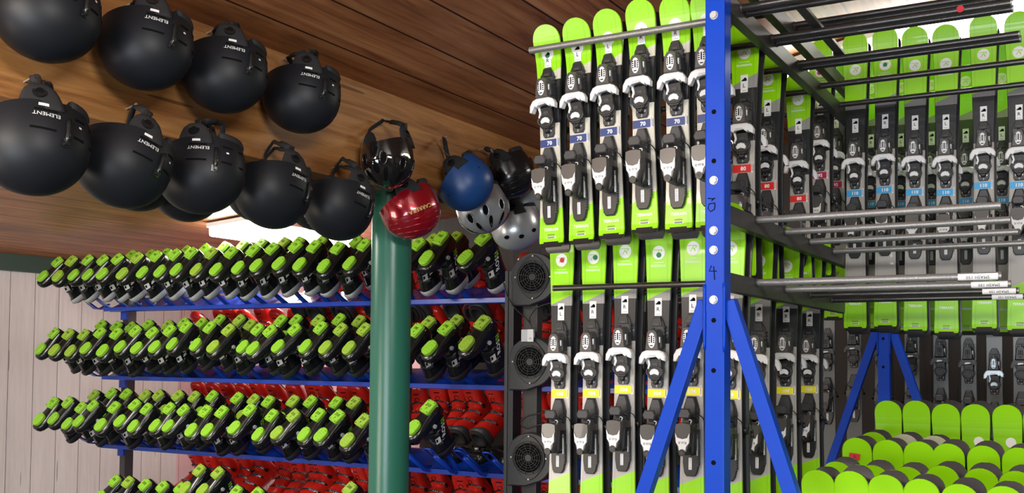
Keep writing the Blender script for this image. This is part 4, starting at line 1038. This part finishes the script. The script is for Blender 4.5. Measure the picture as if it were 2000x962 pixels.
# ================================================================ BOOT DRYER COLUMN
M['dry'] = mat('dark_slate_metal', (.026, .028, .031), .42, noise=.1)
DD = 4.05
c0 = at_d(997, 700, DD); c1 = at_d(1018, 700, DD)
ztop = at_d(1000, 528, DD).z
o = thing('dryer_column', 'dark steel dryer column with flanges left of the skis', 'column', (c0.x, DD, 0))
m = MB(); m.box((0, .04, ztop/2), (.028, .08, ztop), bev=.002); m.box((-.022, .002, ztop/2), (.016, .012, ztop), bev=.002); m.build('flange_post', M['dry'], o)
m = MB(); m.box((c1.x-c0.x+.025, .06, ztop/2-.05), (.075, .05, ztop-.1), bev=.002); m.build('rear_channel', M['arm'], o)
def blower(px, py, lab):
    P = at_d(px, py, DD)
    o = thing('blower', lab, 'fan', (P.x, P.y-.005, P.z), 'dryer blowers', Matrix.Rotation(math.radians(8), 3, 'Z'))
    m = MB()
    out = [(.112*math.cos(math.radians(a)), -.112*math.sin(math.radians(a))) for a in range(-90, 135, 9)]
    out = [(.108*math.cos(math.radians(a))*(1+.10*(a+200)/300), .108*math.sin(math.radians(a))*(1+.10*(a+200)/300)) for a in range(-200, 66, 8)]
    out = [(x, t) for x, t in out]
    out += [(-.02, .130), (-.105, .130), (-.105, .060)]
    m.plate(out, -.13, .0, 0, .006); hs = m.build('housing', M['dry'], o)
    m = MB(); dm = []
    for i in range(40):
        t = 2*PI*i/40; r = .080+.020*max(0, abs(math.sin(t)))**8; dm.append((r*math.cos(t), r*math.sin(t)))
    m.plate(dm, 0, .006, 0, .002); g = m.build('grille_plate', M['blk'], o)
    m = MB()
    for r in (.012, .022, .033, .044, .055, .066, .074): m.tube([(r*math.cos(2*PI*i/28), -.011, r*math.sin(2*PI*i/28)) for i in range(28)], .0014, 5, 0, True)
    for k in range(12): m.tube([(.012*math.cos(k*PI/6), -.011, .012*math.sin(k*PI/6)), (.074*math.cos(k*PI/6+.35), -.009, .074*math.sin(k*PI/6+.35))], .0014, 5)
    m.build('guard_rings', M['dgr'], g)
    m = MB(); m.cyl((0, -.006, 0), (0, -.0075, 0), .066, 32); m.build('dark_opening', M['ink'], g)
    m = MB(); m.cyl((0, -.006, 0), (0, -.012, 0), .016, 20); m.build('hub', M['blk'], g)
    for (x, z) in ((0, .096), (0, -.096), (.084, 0), (-.084, 0)):
        m = MB(); m.cyl((x, -.004, z), (x, -.008, z), .0038, 8); m.build('screw', M['bolt'], o)
    return o
blower(1042, 541, 'topmost black dryer blower beside the lime ski tips')
blower(1037, 706, 'middle black dryer blower below the small switch box')
blower(1034, 893, 'lowest black dryer blower beside the leftmost 104 ski')
P = at_d(1036, 655, DD-.01); o = thing('switch_box', 'small grey and white switch box between the two upper blowers', 'switch box', P)
m = MB(); m.box((-.012, 0, 0), (.045, .05, .055), bev=.003); m.build('box', M['pale'], o)
m = MB(); m.box((.014, -.024, 0), (.030, .006, .056), bev=.002); fp = m.build('faceplate', M['wht'], o)
m = MB(); m.cyl((.014, -.027, -.012), (.014, -.034, -.014), .003, 8); m.build('toggle', M['bolt'], fp)
def cable(pts, d, lab, r=.0035):
    q = [at_d(x, y, dd) for x, y, dd in [(p_[0], p_[1], d+(p_[2] if len(p_) > 2 else 0)) for p_ in pts]]
    # smooth
    s_ = []
    for i in range(len(q)-1):
        a = q[max(0, i-1)]; b_ = q[i]; c = q[i+1]; e = q[min(len(q)-1, i+2)]
        for t in (0, .25, .5, .75):
            s_.append(.5*((2*b_)+(c-a)*t+(2*a-5*b_+4*c-e)*t*t+(3*b_-a-3*c+e)*t**3))
    s_.append(q[-1]); m = MB(); m.tube(s_, r, 6); tag(m.build('cable', M['cable']), lab, 'cable')
cable([(984, 552), (990, 575), (1005, 600), (1028, 622), (1040, 640), (1042, 650)], DD-.03, 'black cable from the top blower down to the switch box')
cable([(1080, 590), (1050, 600), (1034, 620), (1040, 640)], DD-.02, 'thin black cable looping right of the switch box')
cable([(1108, 790), (1075, 803), (1030, 812), (1018, 826), (1030, 836), (1060, 828), (1080, 840)], DD-.02, 'black cable hooking round the column above the lowest blower')

# ---------------------------------------------------------------- prototypes that were only copied go
def drop(o):
    for c in list(o.children): drop(c)
    bpy.data.objects.remove(o)
for pr, _ in SKI.values(): drop(pr)
for pr in BOOT.values(): drop(pr)
for k, pr in protos.items():
    if k not in used: drop(pr)
